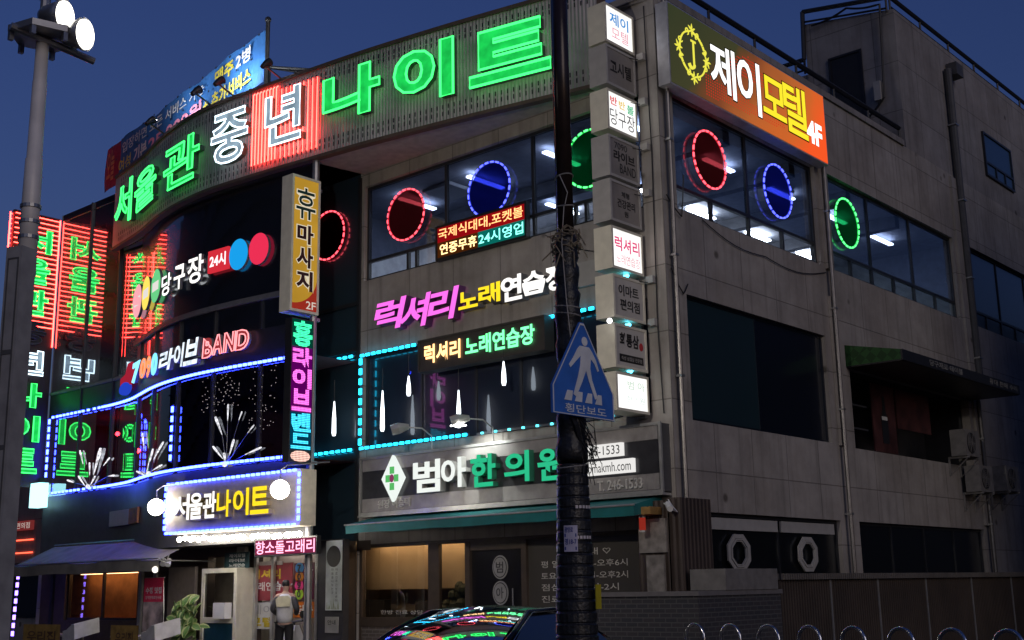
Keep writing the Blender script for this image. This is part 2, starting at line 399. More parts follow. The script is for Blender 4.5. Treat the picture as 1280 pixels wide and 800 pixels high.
def wall_with_holes(F, u0, u1, v0, v1, holes, depth, mi=0):
    mb = MB()
    us = sorted({u0, u1} | {h[0] for h in holes} | {h[1] for h in holes}); vs = sorted({v0, v1} | {h[2] for h in holes} | {h[3] for h in holes})
    for a, b in zip(us, us[1:]):
        for c, d in zip(vs, vs[1:]):
            mu, mv = (a + b) / 2, (c + d) / 2
            if not any(h[0] < mu < h[1] and h[2] < mv < h[3] for h in holes): mb.rect(F, a, b, c, d, 0, mi)
    for a, b, c, d in holes:
        mb.quad(F(a, c, 0), F(b, c, 0), F(b, c, -depth), F(a, c, -depth), mi=mi); mb.quad(F(a, d, -depth), F(b, d, -depth), F(b, d, 0), F(a, d, 0), mi=mi)
        mb.quad(F(a, c, -depth), F(a, d, -depth), F(a, d, 0), F(a, c, 0), mi=mi); mb.quad(F(b, c, 0), F(b, d, 0), F(b, d, -depth), F(b, c, -depth), mi=mi)
    return mb
def window(F, u0, u1, v0, v1, parent, glassm, mull=(), trans=None, low=None, lowmull=(), w=0.06, d=-0.12, gname='pane'):
    """window frame of its own with panes as its sub-parts"""
    fr = MB().frame(F, u0, u1, v0, v1, w, d - .05, d + .03)
    t = trans if trans is not None else v0
    for x in mull: fr.box(F, x - w / 2, x + w / 2, (t if trans else v0) + w / 2, v1 - w, d - .045, d + .025)
    if trans is not None:
        fr.box(F, u0 + w, u1 - w, trans - w / 2, trans + w / 2, d - .048, d + .028)
        for x in lowmull: fr.box(F, x - w / 2, x + w / 2, v0 + w, trans - w / 2, d - .045, d + .025)
    wo = fr.build('window', M_FRAME, parent)
    cuts = [u0 + w] + list(mull) + [u1 - w]
    for a, b in zip(cuts, cuts[1:]): MB().rect(F, a, b, t + (w / 2 if trans is not None else w), v1 - w, d).build('pane', glassm, wo)
    if trans is not None:
        cuts = [u0 + w] + list(lowmull) + [u1 - w]
        for a, b in zip(cuts, cuts[1:]): MB().rect(F, a, b, v0 + w, trans - w / 2, d).build('pane', low, wo)
    return wo

# ================================================================== THE PLACE
FAS = dens([(-0.9,-.24),(-1.1,-.28),(-2.5,-.56),(-4.2,-.9),(-6.1,-1.22),(-7.7,-1.42),(-9.3,-1.6),(-10.9,-1.72),(-12.2,-1.63),(-13.4,-1.4),(-14.9,-1.0),(-16.7,-.66)])
BAY = dens([(-7.9,-1.3),(-9.0,-1.42),(-10.2,-1.54),(-11.4,-1.58),(-12.6,-1.48),(-13.6,-1.26),(-14.5,-.98),(-15.3,-.74),(-16.2,-.6),(-17.2,-.56),(-19.85,-.55)])
FF, BF = PF(FAS), PF(BAY)
def xs(path, a, b):
    return [a] + [p[0] for p in path if b + .05 < p[0] < a - .05] + [b]

# ---- ground, road, pavement
M_ASPH = pbr('asphalt', (0.045, 0.045, 0.047), 0.75, 0, 0.3, 3.0, 0.3)
M_PAVE = brickmat('paving', (0.20, 0.17, 0.15), (0.16, 0.15, 0.14), (0.08, 0.08, 0.08), 0.3, 0.3)
M_KERB = pbr('kerb_stone', (0.30, 0.30, 0.29), 0.7)
M_LINE = pbr('road_paint', (0.75, 0.75, 0.72), 0.6)
struct(MB().rect(FZ(0), -400, 400, -400, 400).build('ground', M_ASPH))
pv = MB(); pv.bx(-60, 2.1, -4.6, -.02, .004, .125); pv.bx(.02, 2.1, -.02, 40, .004, .125)
struct(pv.build('pavement', M_PAVE))
kb = MB(); kb.bx(-60, 2.28, -4.78, -4.6, .004, .14); kb.bx(2.1, 2.28, -4.6, 40, .004, .14)
struct(kb.build('kerb', M_KERB))
zl = MB()
for i in range(7): zl.rect(FZ(.004), 3.4, 7.2, -15.5 + i * 1.1, -15.0 + i * 1.1)
zl.rect(FZ(.004), -60, 2.5, -9.1, -8.95)
struct(zl.build('road_marking', M_LINE))

# ---- the corner building
B = thing('commercial_building', 'four storey concrete corner building whose curved glass bay and walls carry all the lit signs', 'building')
wall_with_holes(FY(0), -7.83, 0, 0.125, 12.0, [(-7.7, -.42, 8.05, 10.17), (-7.7, -.42, 4.44, 6.45), (-7.8, -.7, .3, 2.52)], .22).build('front_wall', M_CONC, B)
RH = [(.45, 5.78, 8.05, 10.2), (6.3, 13.25, 8.05, 10.2), (14.3, 21, 8.05, 10.2), (.6, 5.7, 4.33, 6.53), (6.7, 13.2, 4.3, 6.0), (1.0, 5.78, .9, 2.8), (6.6, 13.4, .9, 2.8)]
wall_with_holes(FX(0), 0, 26, 0.125, 12.0, RH, .22).build('side_wall', M_CONC, B)
sd_ = MB()
sd_.quad((-19.85, 26, .1), (-19.85, -.55, .1), (-19.85, -.55, 12.1), (-19.85, 26, 12.1)); sd_.quad((0, 26, .1), (-19.85, 26, .1), (-19.85, 26, 12), (0, 26, 12))
sd_.build('rear_wall', M_CONC_D, B)
rf = MB(); rf.quad(*[(x, y, 11.9) for x, y in [(0, 0), (0, 26), (-19.85, 26)] + [p for p in reversed(BAY)]]); rf.build('roof', M_CONC_D, B)
# parapet coping and corner pier
pr = MB(); pr.bx(-.28, .05, -.04, 10.6, 11.98, 12.12); pr.cut(); pr.bx(-7.8, -.28, -.04, .25, 11.98, 12.12); pr.each('parapet_coping', M_CONC_D, B)
pier = MB()
for a, b in ((8.0, 10.2), (4.3, 7.4)): pier.bx(.003, .07, 5.95, 6.22, a, b).cut()
pier.bx(.003, .07, 13.4, 13.75, 2.9, 11.9); pier.each('wall_pier', M_CONC, B)
# the set-back top storey
ub = MB()
UX, UY = -2.45, 10.8
ub.quad((UX, UY, 12), (0, UY, 12), (0, UY, 15.7), (UX, UY, 16.1)); ub.quad((0, UY, 12), (0, 26, 12), (0, 26, 15.85), (0, UY, 15.7))
ub.quad((-9, UY + .05, 11.9), (UX, UY + .05, 11.9), (UX, UY + .05, 14.7), (-9, UY + .05, 14.7)); ub.quad((UX, UY, 12), (UX, 26, 12), (UX, 26, 16.1), (UX, UY, 16.1))
ub.quad((UX, UY, 15.9), (0, UY, 15.7), (0, 26, 15.85), (UX, 26, 15.9)); ub.quad((-9, UY + .05, 14.7), (UX, UY + .05, 14.7), (UX, 26, 14.7), (-9, 26, 14.7))
ub.build('top_storey', M_CONC_D, B)
dr = MB(); dr.rect(FY(UY - .02), -1.78, -.98, 12.0, 14.85); dr.frame(FY(UY - .02), -1.84, -.92, 12, 14.91, .06, 0, .03); dr.build('stair_door', M_BLACK, B)
window(FX(0), 16.2, 18.4, 12.65, 13.95, B, M_RGLASS, (), 13.05, M_RGLASS, (17.0, 17.7), d=.035)
# roof-edge of the left part and a small roof shed
sh = MB(); sh.bx(-19.9, -15.0, .8, 1.0, 11.9, 12.75); sh.cut(); sh.bx(-19.2, -17.6, 1.3, 3.0, 11.9, 13.5); sh.each('roof_shed', pbr('rust_red_panel', (0.10, 0.035, 0.03), 0.7), B)

# straight front: billiard-hall windows, karaoke windows
window(FY(0), -7.7, -.42, 8.05, 10.17, B, M_GLUP, (-5.33, -3.0), 8.5, M_GLLOW, (-6.45, -6.2, -5.33, -4.1, -3.0, -2.0, -1.75))
window(FY(0), -7.7, -.42, 4.44, 6.45, B, darkglass('karaoke_glass', (0.014, 0.020, 0.036), 0.02), (-6.05, -4.55, -3.4, -2.0))
window(FX(0), .45, 5.78, 8.05, 10.2, B, M_GLUP, (3.1,), 8.52, M_GLLOW, (1.75, 3.1, 4.4))
window(FX(0), 6.3, 13.25, 8.05, 10.2, B, M_GLUP, (8.45, 10.75), 8.5, glass('dim_lower_glass', (0.25, 0.3, 0.36), 0.08), (7.4, 8.45, 9.6, 10.75, 12.0))
window(FX(0), 14.3, 21, 8.05, 10.2, B, darkglass('far_glass', (.004, .005, .009), -.03, .05), (16.5, 18.7), 8.5, MATS['far_glass'], (15.4, 16.5, 17.6, 18.7))
wd = MB(); wd.rect(FX(0), .62, 3.05, 4.35, 6.51, -.1); wd.build('film_window', M_RGLASS, B)
wd = MB(); wd.rect(FX(0), 3.08, 5.68, 4.35, 6.51, -.1); wd.frame(FX(0), .62, 5.69, 4.34, 6.52, .04, -.12, -.08); wd.box(FX(0), 3.02, 3.1, 4.38, 6.48, -.12, -.09); wd.build('blank_window', darkglass('navy_film_glass', (0.005, 0.008, 0.016), -0.03, .10), B)
# ground-floor windows of the alley side with white octagon ornaments
w1 = window(FX(0), 1.0, 5.78, .9, 2.8, B, darkglass('shutter_glass', (0.006, 0.007, 0.008), 0.02, .2), (3.42,))
tr = MB(); tr.box(FX(0), 1.05, 3.36, 2.52, 2.72, -.1, -.06); tr.cut(); tr.box(FX(0), 3.5, 5.6, 2.52, 2.72, -.1, -.06); tr.each('transom_panel', M_GREYB, B)
window(FX(0), 6.6, 13.4, .9, 2.8, B, darkglass('shutter_glass', (0, 0, 0), 0), (8.3, 10.0, 11.7))
def octa(F, cu, cv, ru, rv): return [(cu + ru * math.cos(R(22.5 + 45 * k)) / .924, cv + rv * math.sin(R(22.5 + 45 * k)) / .924) for k in range(8)]
for cu in (1.93, 4.42):
    o_ = MB(); F = FX(-.06)
    for s0, s1, d in ((1.0, .78, .03), (.76, .68, .045), (.66, .6, .03)):
        a, b = octa(F, cu, 2.13, .37 * s0, .32 * s0), octa(F, cu, 2.13, .37 * s1, .32 * s1)
        for k in range(8):
            j = (k + 1) % 8; o_.prism(F, [a[k], a[j], b[j], b[k]], 0, d)
    o_.build('octagon_ornament', M_GREYB, B)
# recessed glass strip between the straight front and the bay
gs = MB(); gs.rect(FY(0.02), -10.2, -7.83, 2.6, 10.5); gs.build('glass_strip', darkglass('strip_glass', (0.022, 0.045, 0.065), 0.10), B)
gm = MB()
for z in (4.3, 6.6, 7.6): gm.box(FY(.02), -10.2, -7.85, z - .04, z + .04, 0, .05)
gm.box(FY(.02), -7.86, -7.78, 2.6, 10.4, -.02, .07); gm.build('glass_strip_frame', M_FRAME, B)
# bay
U = xs(BAY, -7.9, -19.85)
MB().ribbon(BF, U, 2.6, 4.2).build('bay_lower_band', M_CHAR, B)
MB().ribbon(BF, xs(BAY, -7.9, -15.3), 4.2, 6.35, -.02).build('bay_glass_lower', glass('bay_show_glass', (0.55, 0.52, 0.56), 0.12), B)
MB().ribbon(BF, xs(BAY, -15.3, -19.85), 4.2, 6.35, -.02).build('side_glass_lower', glass('side_show_glass', (0.50, 0.48, 0.54), 0.36), B)
MB().ribbon(BF, U, 6.35, 7.05).build('bay_middle_band', pbr('bay_dark_band', (0.03, 0.03, 0.035), .35), B)
MB().ribbon(BF, xs(BAY, -7.9, -15.3), 7.05, 12.1, -.02).build('bay_glass_upper', M_BAYGL, B)
MB().ribbon(BF, xs(BAY, -15.3, -19.85), 7.05, 12.1, -.02).build('side_glass_upper', M_LEFTGL, B)
bm_ = MB()
for x in (-9.3, -10.8, -12.2, -13.6, -14.9): bm_.box(BF, x - .03, x + .03, 4.2, 6.35, -.02, .03).cut(); bm_.box(BF, x - .03, x + .03, 7.05, 7.7, -.02, .03).cut()
for x in (-16.6, -18.2): bm_.box(BF, x - .025, x + .025, 4.2, 12.1, -.02, .03).cut()
bm_.each('bay_mullion', M_FRAME, B)
lg = MB(); lg.slab(BF, xs(BAY, -7.92, -15.4), 7.66, 7.78, .0, .06); lg.slab(BF, xs(BAY, -15.5, -19.85), 6.95, 7.02, .0, .03)
lg.c = [(0, 0)]; lg.build('bay_ledge', pbr('ledge_grey', (0.16, 0.16, 0.17), .5), B)
MB().quad((-7.9, -1.3, 2.6), (-9.6, .02, 2.6), (-9.6, .02, 12), (-7.9, -1.3, 12)).build('bay_return', M_DARK, B)
sof = MB()
for (x0, y0), (x1, y1) in zip(BAY, BAY[1:]): sof.quad((x0, y0, 2.6), (x1, y1, 2.6), (x1, .6, 2.6), (x0, .6, 2.6))
sof.build('bay_soffit', M_DARK, B)
# rooms behind the glass
rm = MB()
rm.quad((-9.4, .3, 7.4), (-.25, .3, 7.4), (-.25, 14, 7.4), (-9.4, 14, 7.4)); rm.quad((-9.4, .3, 10.24), (-.25, .3, 10.24), (-.25, 14, 10.24), (-9.4, 14, 10.24))
rm.quad((-9.4, 14, 7.4), (-.25, 14, 7.4), (-.25, 14, 10.24), (-9.4, 14, 10.24)); rm.quad((-9.4, .3, 7.4), (-9.4, 14, 7.4), (-9.4, 14, 10.24), (-9.4, .3, 10.24))
rm.build('billiard_room', pbr('room_paint', (0.42, 0.44, 0.50), .8), B)
M_TUBE = emit('fluorescent_tube', (0.86, 0.93, 1.0), 22.0)
for i in range(4):
    for j in range(5):
        t = MB(); x, y = -7.6 + i * 2.1, 1.5 + j * 2.6
        t.bx(x - .06, x + .06, y - .55, y + .55, 10.10, 10.14); t.build('ceiling_tube', M_TUBE, B)
for k in range(4):
    bb_ = MB(); y = 2.75 + k * 2.6; bb_.bx(-9.3, -.3, y - .12, y + .12, 9.95, 10.23); bb_.build('ceiling_beam', pbr('beam_grey', (.22, .23, .26), .8), B)
for x, y in ((-6.6, 1.5), (-2.4, 1.5), (-1.5, 6.5), (-4.5, 4.0)):
    bb_ = MB(); bb_.bx(x - .42, x + .42, y - .42, y + .42, 10.14, 10.22); bb_.build('ceiling_cassette', M_WHITE, B)
rb = MB(); zc = 6.33
for (x0, y0), (x1, y1) in zip(BAY, BAY[1:]):
    rb.quad((x0, y0 + .04, zc), (x1, y1 + .04, zc), (x1, 2.2, zc), (x0, 2.2, zc)); rb.quad((x0, y0 + .04, 4.22), (x1, y1 + .04, 4.22), (x1, 2.2, 4.22), (x0, 2.2, 4.22))
rb.quad((-19.85, 2.2, 4.2), (-9.7, 2.2, 4.2), (-9.7, 2.2, 6.35), (-19.85, 2.2, 6.35)); rb.rect(FX(-9.7), -.1, 2.2, 4.2, 6.35)
rb.rect(FX(-13.2), -1.3, 2.2, 4.22, 6.33)
for x in (-15.6, -17.7): rb.bx(x, x + .12, .9, 2.2, 4.22, 6.33)
rb.build('nightclub_room', pbr('club_paint', (0.30, 0.12, 0.12), .7), B)
M_REDL = emit('red_club_lamp', (1.0, 0.02, 0.03), 45.0)
for x, y, z in ((-14.3, .4, 5.35), (-17.2, .6, 5.3), (-18.6, .8, 5.9), (-15.2, 1.4, 6.1), (-16.6, 1.6, 6.15)):
    MB().sphere((x, y, z), .06, 10, 6).build('red_lamp', M_REDL, B)
# clinic shopfront
cr = MB()
cr.quad((-9.1, 2.6, .14), (-.6, 2.6, .14), (-.6, 2.6, 2.8), (-9.1, 2.6, 2.8)); cr.quad((-9.1, .23, .14), (-9.1, 2.6, .14), (-9.1, 2.6, 2.8), (-9.1, .23, 2.8)); cr.quad((-.6, .23, .14), (-.6, 2.6, .14), (-.6, 2.6, 2.8), (-.6, .23, 2.8))
cr.quad((-9.1, .23, .14), (-.6, .23, .14), (-.6, 2.6, .14), (-9.1, 2.6, .14)); cr.quad((-9.1, .23, 2.8), (-.6, .23, 2.8), (-.6, 2.6, 2.8), (-9.1, 2.6, 2.8))
cr.build('clinic_room', pbr('clinic_paint', (0.50, 0.36, 0.22), .8), B)
cb = MB(); cb.rect(FY(.7), -9.0, -4.72, 1.62, 2.75).cut(); cb.rect(FY(1.4), -9.4, -4.6, .14, 1.70)
cb.each('roller_blind', pbr('tan_blind', (0.52, 0.38, 0.23), .8, 0, .12, 2.0), B)
cl = MB(); cl.bx(-8.6, -5.0, .36, .46, 2.66, 2.7); cl.build('clinic_lamp', emit('warm_shop_lamp', (1, 0.74, 0.46), 12), B)
fu_ = MB(); random.seed(2)  # dark boxes standing in for the dark reflections low in the glass
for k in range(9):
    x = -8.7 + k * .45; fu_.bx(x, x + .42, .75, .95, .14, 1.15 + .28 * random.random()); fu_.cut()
fu_.each('reflection_block', pbr('reflection_dark', (.045, .038, .034), .7), B)
sb_ = MB()  # dark blobs imitating more of the reflected silhouettes
for k in range(16): sb_.sphere((-5.5 + random.uniform(-.5, .5), .72 + random.uniform(-.1, .1), 1.35 + random.uniform(-.2, .28)), random.uniform(.08, .15), 8, 5)
sb_.build('reflection_blob', pbr('reflection_blob', (.03, .04, .02), .7), B)
cl = MB(); cl.bx(-2.6, -1.2, 1.5, 1.6, 2.66, 2.7); cl.build('clinic_lamp', emit('dim_shop_lamp', (1, 0.84, 0.62), 4), B)
cf = MB(); F = FY(0)
cf.frame(F, -7.8, -.7, .3, 2.52, .07, -.15, -.05)
for a, b in ((-4.82, -4.7), (-3.42, -3.3)): cf.box(F, a, b, .37, 2.45, -.152, -.03)
cf.box(F, -5.84, -5.55, .37, 2.45, -.16, -.07)
cf.box(F, -4.7, -3.42, 2.3, 2.45, -.15, -.05); cf.box(F, -7.73, -4.82, .9, 1.08, -.15, -.04); cf.build('shopfront_frame', M_BROWN, B)
MB().rect(F, -7.73, -4.8, 1.05, 2.45, -.1).build('shop_window', M_SHOP, B)
cd = MB(); cd.rect(F, -4.7, -3.42, .3, 2.3, -.1); dcl = cd.build('clinic_door', darkglass('door_glass', (0.012, 0.011, 0.012), .05), B)
MB().tube([(-3.6, -.0, .9), (-3.6, -.0, 1.6)], .02).build('door_handle', M_STEEL, dcl)
MB().rect(F, -3.3, -.77, .8, 2.45, -.1).build('shop_window', darkglass('frosted_shop_glass', (0.085, 0.078, 0.068), .04, .12), B)
MB().rect(F, -7.73, -4.8, .3, .92, -.06).build('shopfront_base', brickmat('base_brick', (0.16, 0.13, 0.11), (0.12, 0.10, 0.09), (0.22, 0.2, 0.18)), B)
oc = MB()
for s_, z in (('범', 1.98), ('아', 1.52)):
    oc.disc(FY(0), -3.98, z, .19, .215, -.095, -.085); oc.disc(FY(0), -3.98, z, .165, .19, -.084, -.08, mi=1)
    oc.disc(FY(0), -3.98, z, .15, .172, -.079, -.075); oc.text(FY(0), s_, -4.07, -3.89, z - .1, z + .1, -.07, w=.01, mi=1)
oc.build('door_emblem', [pbr('frost_film', (0.38, 0.38, 0.37), .6), M_DARK], B)
hr = MB()
for s_, u0, u1, v in (('진료안내 ♡', -2.62, -1.45, 2.2), ('평 일 오전9시-오후6시', -3.0, -1.1, 2.0), ('토요일 오전9시-오후2시', -3.0, -1.1, 1.8), ('점심시간 1시-2시', -3.0, -1.3, 1.6), ('진료문의 246-1533', -3.0, -1.15, 1.4)):
    hr.text(FY(0), s_, u0, u1, v - .06, v + .06, -.09, w=.004)
hr.build('opening_hours', pbr('white_vinyl', (0.62, 0.6, 0.55), .6), B)
lw = MB()
lw.text(FY(0), '한방 진료 상담', -7.2, -6.0, 1.14, 1.22, -.09, w=.005); lw.build('window_lettering', MATS['white_vinyl'], B)
# timber-clad corner box of the clinic
kx = MB(); kx.bx(-.6, .03, -.28, -.003, .13, 2.95); kx.bx(.003, .25, -.28, .62, .13, 2.98)
kx.build('corner_cladding', ribbed('brown_cladding', (0.060, 0.042, 0.034), .11, .6), B)
nb = MB(); nb.bx(-.55, -.02, -.33, -.283, 2.12, 2.66); nb.cut(); nb.bx(-.42, -.08, -.33, -.283, .9, 2.08); nb.each('notice_board', pbr('aged_board', (0.24, 0.22, 0.2), .7, 0, .4, 7), B)
# ground floor under the bay
g0 = MB(); hol = [(-18.6, -15.2, 1.0, 2.2), (-12.35, -11.0, .14, 2.4), (-10.6, -8.45, .14, 2.5)]
wall_with_holes(FY(-.45), -19.85, -7.85, .125, 2.6, hol, .2).build('ground_floor_wall', M_BROWN, B)
MB().quad((-7.85, -.45, .12), (-7.85, .0, .12), (-7.85, .0, 2.6), (-7.85, -.45, 2.6)).build('ground_floor_return', M_BROWN, B)
MB().quad((-7.83, -.01, 2.4), (-7.4, -.01, 2.4), (-7.4, -.01, 2.6), (-7.83, -.01, 2.6)).build('lintel', M_BROWN, B)
wr = MB(); F = FY(-.45)
wr.rect(F, -19.8, -15.2, 1.0, 2.2, -.6); wr.quad(F(-19.8, 1, -.6), F(-15.2, 1, -.6), F(-15.2, 1, -.2), F(-18.6, 1, -.2)); wr.quad(F(-19.8, 2.2, -.6), F(-15.2, 2.2, -.6), F(-15.2, 2.2, -.2), F(-18.6, 2.2, -.2))
wr.build('restaurant_room', pbr('restaurant_paint', (0.42, 0.20, 0.08), .8, 0, .25, 4), B)
MB().bx(-18.4, -15.4, -.15, -.05, 2.13, 2.17).build('restaurant_lamp', emit('amber_lamp', (1, 0.55, 0.25), 7.0), B)
window(F, -18.6, -15.2, 1.0, 2.2, B, M_SHOP, (-16.9,), d=-.1)
for x in (-19.2, -15.0, -14.4): MB().box(F, x - .06, x + .06, .13, 2.58, .0, .06).build('shopfront_post', M_ALU if x > -15.1 else M_FRAME, B)
hb2 = MB(); hb2.rect(FY(.55), -13.6, -10.65, .14, 2.55); hb2.quad((-13.6, -.25, 2.55), (-10.65, -.25, 2.55), (-10.65, .55, 2.55), (-13.6, .55, 2.55)); hb2.build('hall_back', pbr('hall_paint', (.52, .48, .42), .8), B)
MB().bx(-12.2, -11.3, -.1, .0, 2.48, 2.53).build('hall_fill_glow', emit('hall_fill_glow', (1, .9, .75), 7), B)  # glowing bar added to brighten the hall behind the booth
MB().bx(-10.2, -8.9, -.25, -.17, 2.46, 2.49).build('entrance_fill_glow', emit('entrance_fill_glow', (1, .9, .85), 7), B)  # second added glow, brightens the poster entrance
# nightclub entrance with its poster wall
ew = MB(); ew.rect(FY(-.05), -10.6, -8.45, .14, 2.5); ew.build('entrance_back', pbr('entrance_paint', (0.3, 0.26, 0.22), .7), B)
ef = MB()
for x in (-10.55, -9.95, -8.5): ef.box(FY(-.45), x - .04, x + .04, .14, 2.42, -.02, .05)
ef.box(FY(-.45), -10.55, -8.5, 2.34, 2.42, .0, .05); ef.build('entrance_frame', M_ALU, B)

# ================================================================== SIGNS
def RC(a, b): return a[0], b[0], a[1], b[1]      # left-bottom and right-top corner on a wall
def led_bar(name, label, F, pts, col, mats_back, step=.19, ln=.10, ht=.055, d=.07, group=None, vertical=False, strength=10):
    """a cable of lit LED modules along a wall"""
    root = thing(name, label, 'led strip', F(pts[0][0], pts[0][1], 0), group)
    tot = 0; dots = MB(); track = MB()
    for (a, b), (c, e) in zip(pts, pts[1:]):
        L_ = math.hypot(c - a, e - b); n = max(1, int(L_ / step)); vert = abs(e - b) > abs(c - a)
        for k in range(n):
            t = (k + .5) / n; u, v = lerp(a, c, t), lerp(b, e, t)
            if vert: dots.box(F, u - ht / 2, u + ht / 2, v - ln / 2, v + ln / 2, d, d + .03)
            else: dots.box(F, u - ln / 2, u + ln / 2, v - ht / 2, v + ht / 2, d, d + .03)
        k = max(1, int(L_ / .5))
        for i in range(k):
            u0, v0, u1, v1 = lerp(a, c, i / k), lerp(b, e, i / k), lerp(a, c, (i + 1) / k), lerp(b, e, (i + 1) / k)
            if vert: track.box(F, u0 - .02, u0 + .02, min(v0, v1), max(v0, v1), d - .02, d - .002)
            else: track.box(F, min(u0, u1), max(u0, u1), v0 - .02, v0 + .02, d - .03, d - .002)
    track.build('track', mats_back, root)
    dots.build('led_dots', emit('led_' + col[0], col[1], strength), root)
    return root
BLUE = ('blue', (0.025, 0.045, 1.0)); CYAN = ('cyan', (0.012, 0.50, 0.80))
M_TRK = pbr('led_track', (0.10, 0.11, 0.13), .4)

# ---- the long curved roof sign
rs = thing('roof_sign', 'long curved ribbed metal roof sign with huge green and white neon Korean letters', 'sign', (-8, -1.5, 10.42))
UF = xs(FAS, -.95, -16.7)
MB().slab(FF, UF, 10.42, 12.4, .0, .1).build('panel', ribbed('fascia_sheet', (0.46, 0.43, 0.42), .09, .5, .1), rs)
tr = MB(); tr.slab(FF, UF, 12.37, 12.45, -.02, .14); tr.slab(FF, UF, 10.38, 10.45, -.02, .14); tr.box(FF, -.99, -.9, 10.38, 12.45, -.02, .14); tr.build('edge_trim', pbr('rusty_trim', (0.13, 0.09, 0.07), .6, .3), rs)
sl = MB()
x = -1.2
while x > -16.4:
    for v in (12.22, 12.10, 10.74, 10.60): sl.box(FF, x - .012, x + .012, v - .045, v + .045, .095, .104)
    x -= .13
sl.build('vent_slots', M_BLACK, rs)
so_ = MB()
for (x0, y0), (x1, y1) in zip(FAS, FAS[1:]):
    w = lambda x: 0.0 if x > -7.85 else yat(BAY, x)
    so_.quad((x0, y0 + .02, 10.46), (x1, y1 + .02, 10.46), (x1, w(x1), 10.46), (x0, w(x0), 10.46))
so_.build('soffit', pbr('soffit_board', (0.42, 0.38, 0.34), .7), rs)
M_GF = emit('neon_green_face', (0.010, 0.52, 0.075), 1.2, .25, 4); M_GT = emit('neon_green_tube', (0.05, 1.0, 0.16), 2.5)
M_WF = emit('neon_white_face', (0.30, 0.42, 0.52), 0.85, .3, 4); M_WT = emit('neon_white_tube', (0.72, 0.9, 1.0), 3.0)
M_RT = emit('neon_red_tube', (1.0, 0.04, 0.03), 18.0); M_SIDE = pbr('letter_return', (0.05, 0.10, 0.07), .4)
def neon_letter(F, s, rc, face, tube, parent, d=.10, r=.022, w=.035, shear=0):
    l_ = MB().text(F, s, *rc, d, d + .13, w, shear, 0, 1).build('letter', [face, M_SIDE], parent)
    MB().neon(F, s, *rc, d + .15, r, w, shear).build('neon_tube', tube, l_)
for s_, rc in (('서', RC((-16.199, 10.821), (-15.102, 11.958))), ('울', RC((-14.826, 10.865), (-13.262, 11.810))), ('관', RC((-12.732, 10.790), (-11.096, 11.869)))):
    neon_letter(FF, s_, rc, M_GF, M_GT, rs, r=.022, w=.012)
for s_, rc in (('중', RC((-10.644, 10.839), (-9.463, 12.030))), ('년', RC((-8.915, 10.898), (-7.864, 12.108)))):
    neon_letter(FF, s_, rc, M_WF, M_WT, rs, r=.02, w=.022)
for s_, rc in (('나', RC((-7.223, 11.015), (-5.741, 12.072))), ('이', RC((-5.374, 10.898), (-3.985, 12.084))), ('트', RC((-3.619, 10.913), (-1.903, 11.987)))):
    neon_letter(FF, s_, rc, M_GF, M_GT, rs, r=.026, w=.042)
rbz = RC((-9.400, 10.475), (-8.683, 12.250)); rp_ = MB()
for k in range(8):
    u = lerp(rbz[0], rbz[1], k / 7); rp_.tube([FF(u, 10.62, .16), FF(u, 12.25, .16), FF(u, 12.3, .12)], .013, 5).cut()
for k in range(9):  # thin tubes added behind the letter for the red glow around it
    u = rbz[1] + .12 + k * .13; rp_.tube([FF(u, 10.62, .125), FF(u, 12.2, .125)], .009, 5).cut()
rp_.each('red_neon_tube', M_RT, rs)

# ---- fabric banner on the roof
AX, AY, BX_, BY_ = -9.55, -1.38, -19.0, .22
bl = math.hypot(BX_ - AX, BY_ - AY)
FB = OF((BX_, BY_, 12.75), math.degrees(math.atan2(AY - BY_, AX - BX_)))
bn = thing('roof_banner', 'blue and red fabric banner with white and yellow Korean offers stretched along the roof', 'banner', (BX_, BY_, 12.75))
nb_ = 40; c_ = MB(); vs = []
for i in range(nb_ + 1):
    for j in range(5):
        u = bl * i / nb_; vs.append(FB(u, 1.3 * j / 4 - .05 * math.sin(math.pi * i / nb_), .03 * math.sin(u * 2.1 + j) + .02 * math.sin(u * 5)))
fs = [(i * 5 + j, i * 5 + 5 + j, i * 5 + 6 + j, i * 5 + j + 1) for i in range(nb_) for j in range(4)]
c_.add(vs[:], [f for f in fs if f[0] >= 5 * 4]); c_.f += [f for f in fs if f[0] < 5 * 4]; c_.m += [1] * 16
# print cloth in blue with a red left end
M_BCL = pbr('banner_blue', (0.035, 0.15, 0.42), .6, 0, .2, 1.5); M_BCR = pbr('banner_red', (0.40, 0.02, 0.04), .6)
c_.build('cloth', [M_BCL, M_BCR], bn)
for nm, mt_, items in (('white_print', pbr('banner_white', (0.75, 0.75, 0.75), .6), [('입장하면 모든 서비스 가능', 1.35, 6.55, .76, 1.08, .012), ('기본', 2.2, 3.1, .22, .66, .035), ('2병', 8.25, 9.0, .74, 1.12, .02)]),
                       ('yellow_print', pbr('banner_yellow', (0.75, 0.62, 0.05), .6), [('여성', 1.15, 2.0, .22, .62, .02), ('맥주', 7.15, 8.15, .72, 1.1, .03), ('추가서비스', 7.0, 9.05, .16, .58, .03), ('+', 6.55, 6.8, .3, .5, .03)]),
                       ('pink_print', pbr('banner_pink', (0.85, 0.30, 0.42), .6), [('25,000원', 3.2, 6.45, .16, .66, .03)]),
                       ('orange_print', pbr('banner_orange', (0.7, 0.25, 0.06), .6), [('오늘', .25, .8, .2, 1.1, .02)])):
    t_ = MB()
    for s_, a, b, c, d, w in items: t_.text(FB, s_, a, b, c, d, .065, w=w).cut()
    t_.each(nm, mt_, bn)
gr_ = MB()
for i in range(26): gr_.disc(FB, bl * (i + .5) / 26, 1.2 if i % 2 else .72, .035, .03, .06, .066, 8)
gr_.build('wind_holes', M_BLACK, bn)
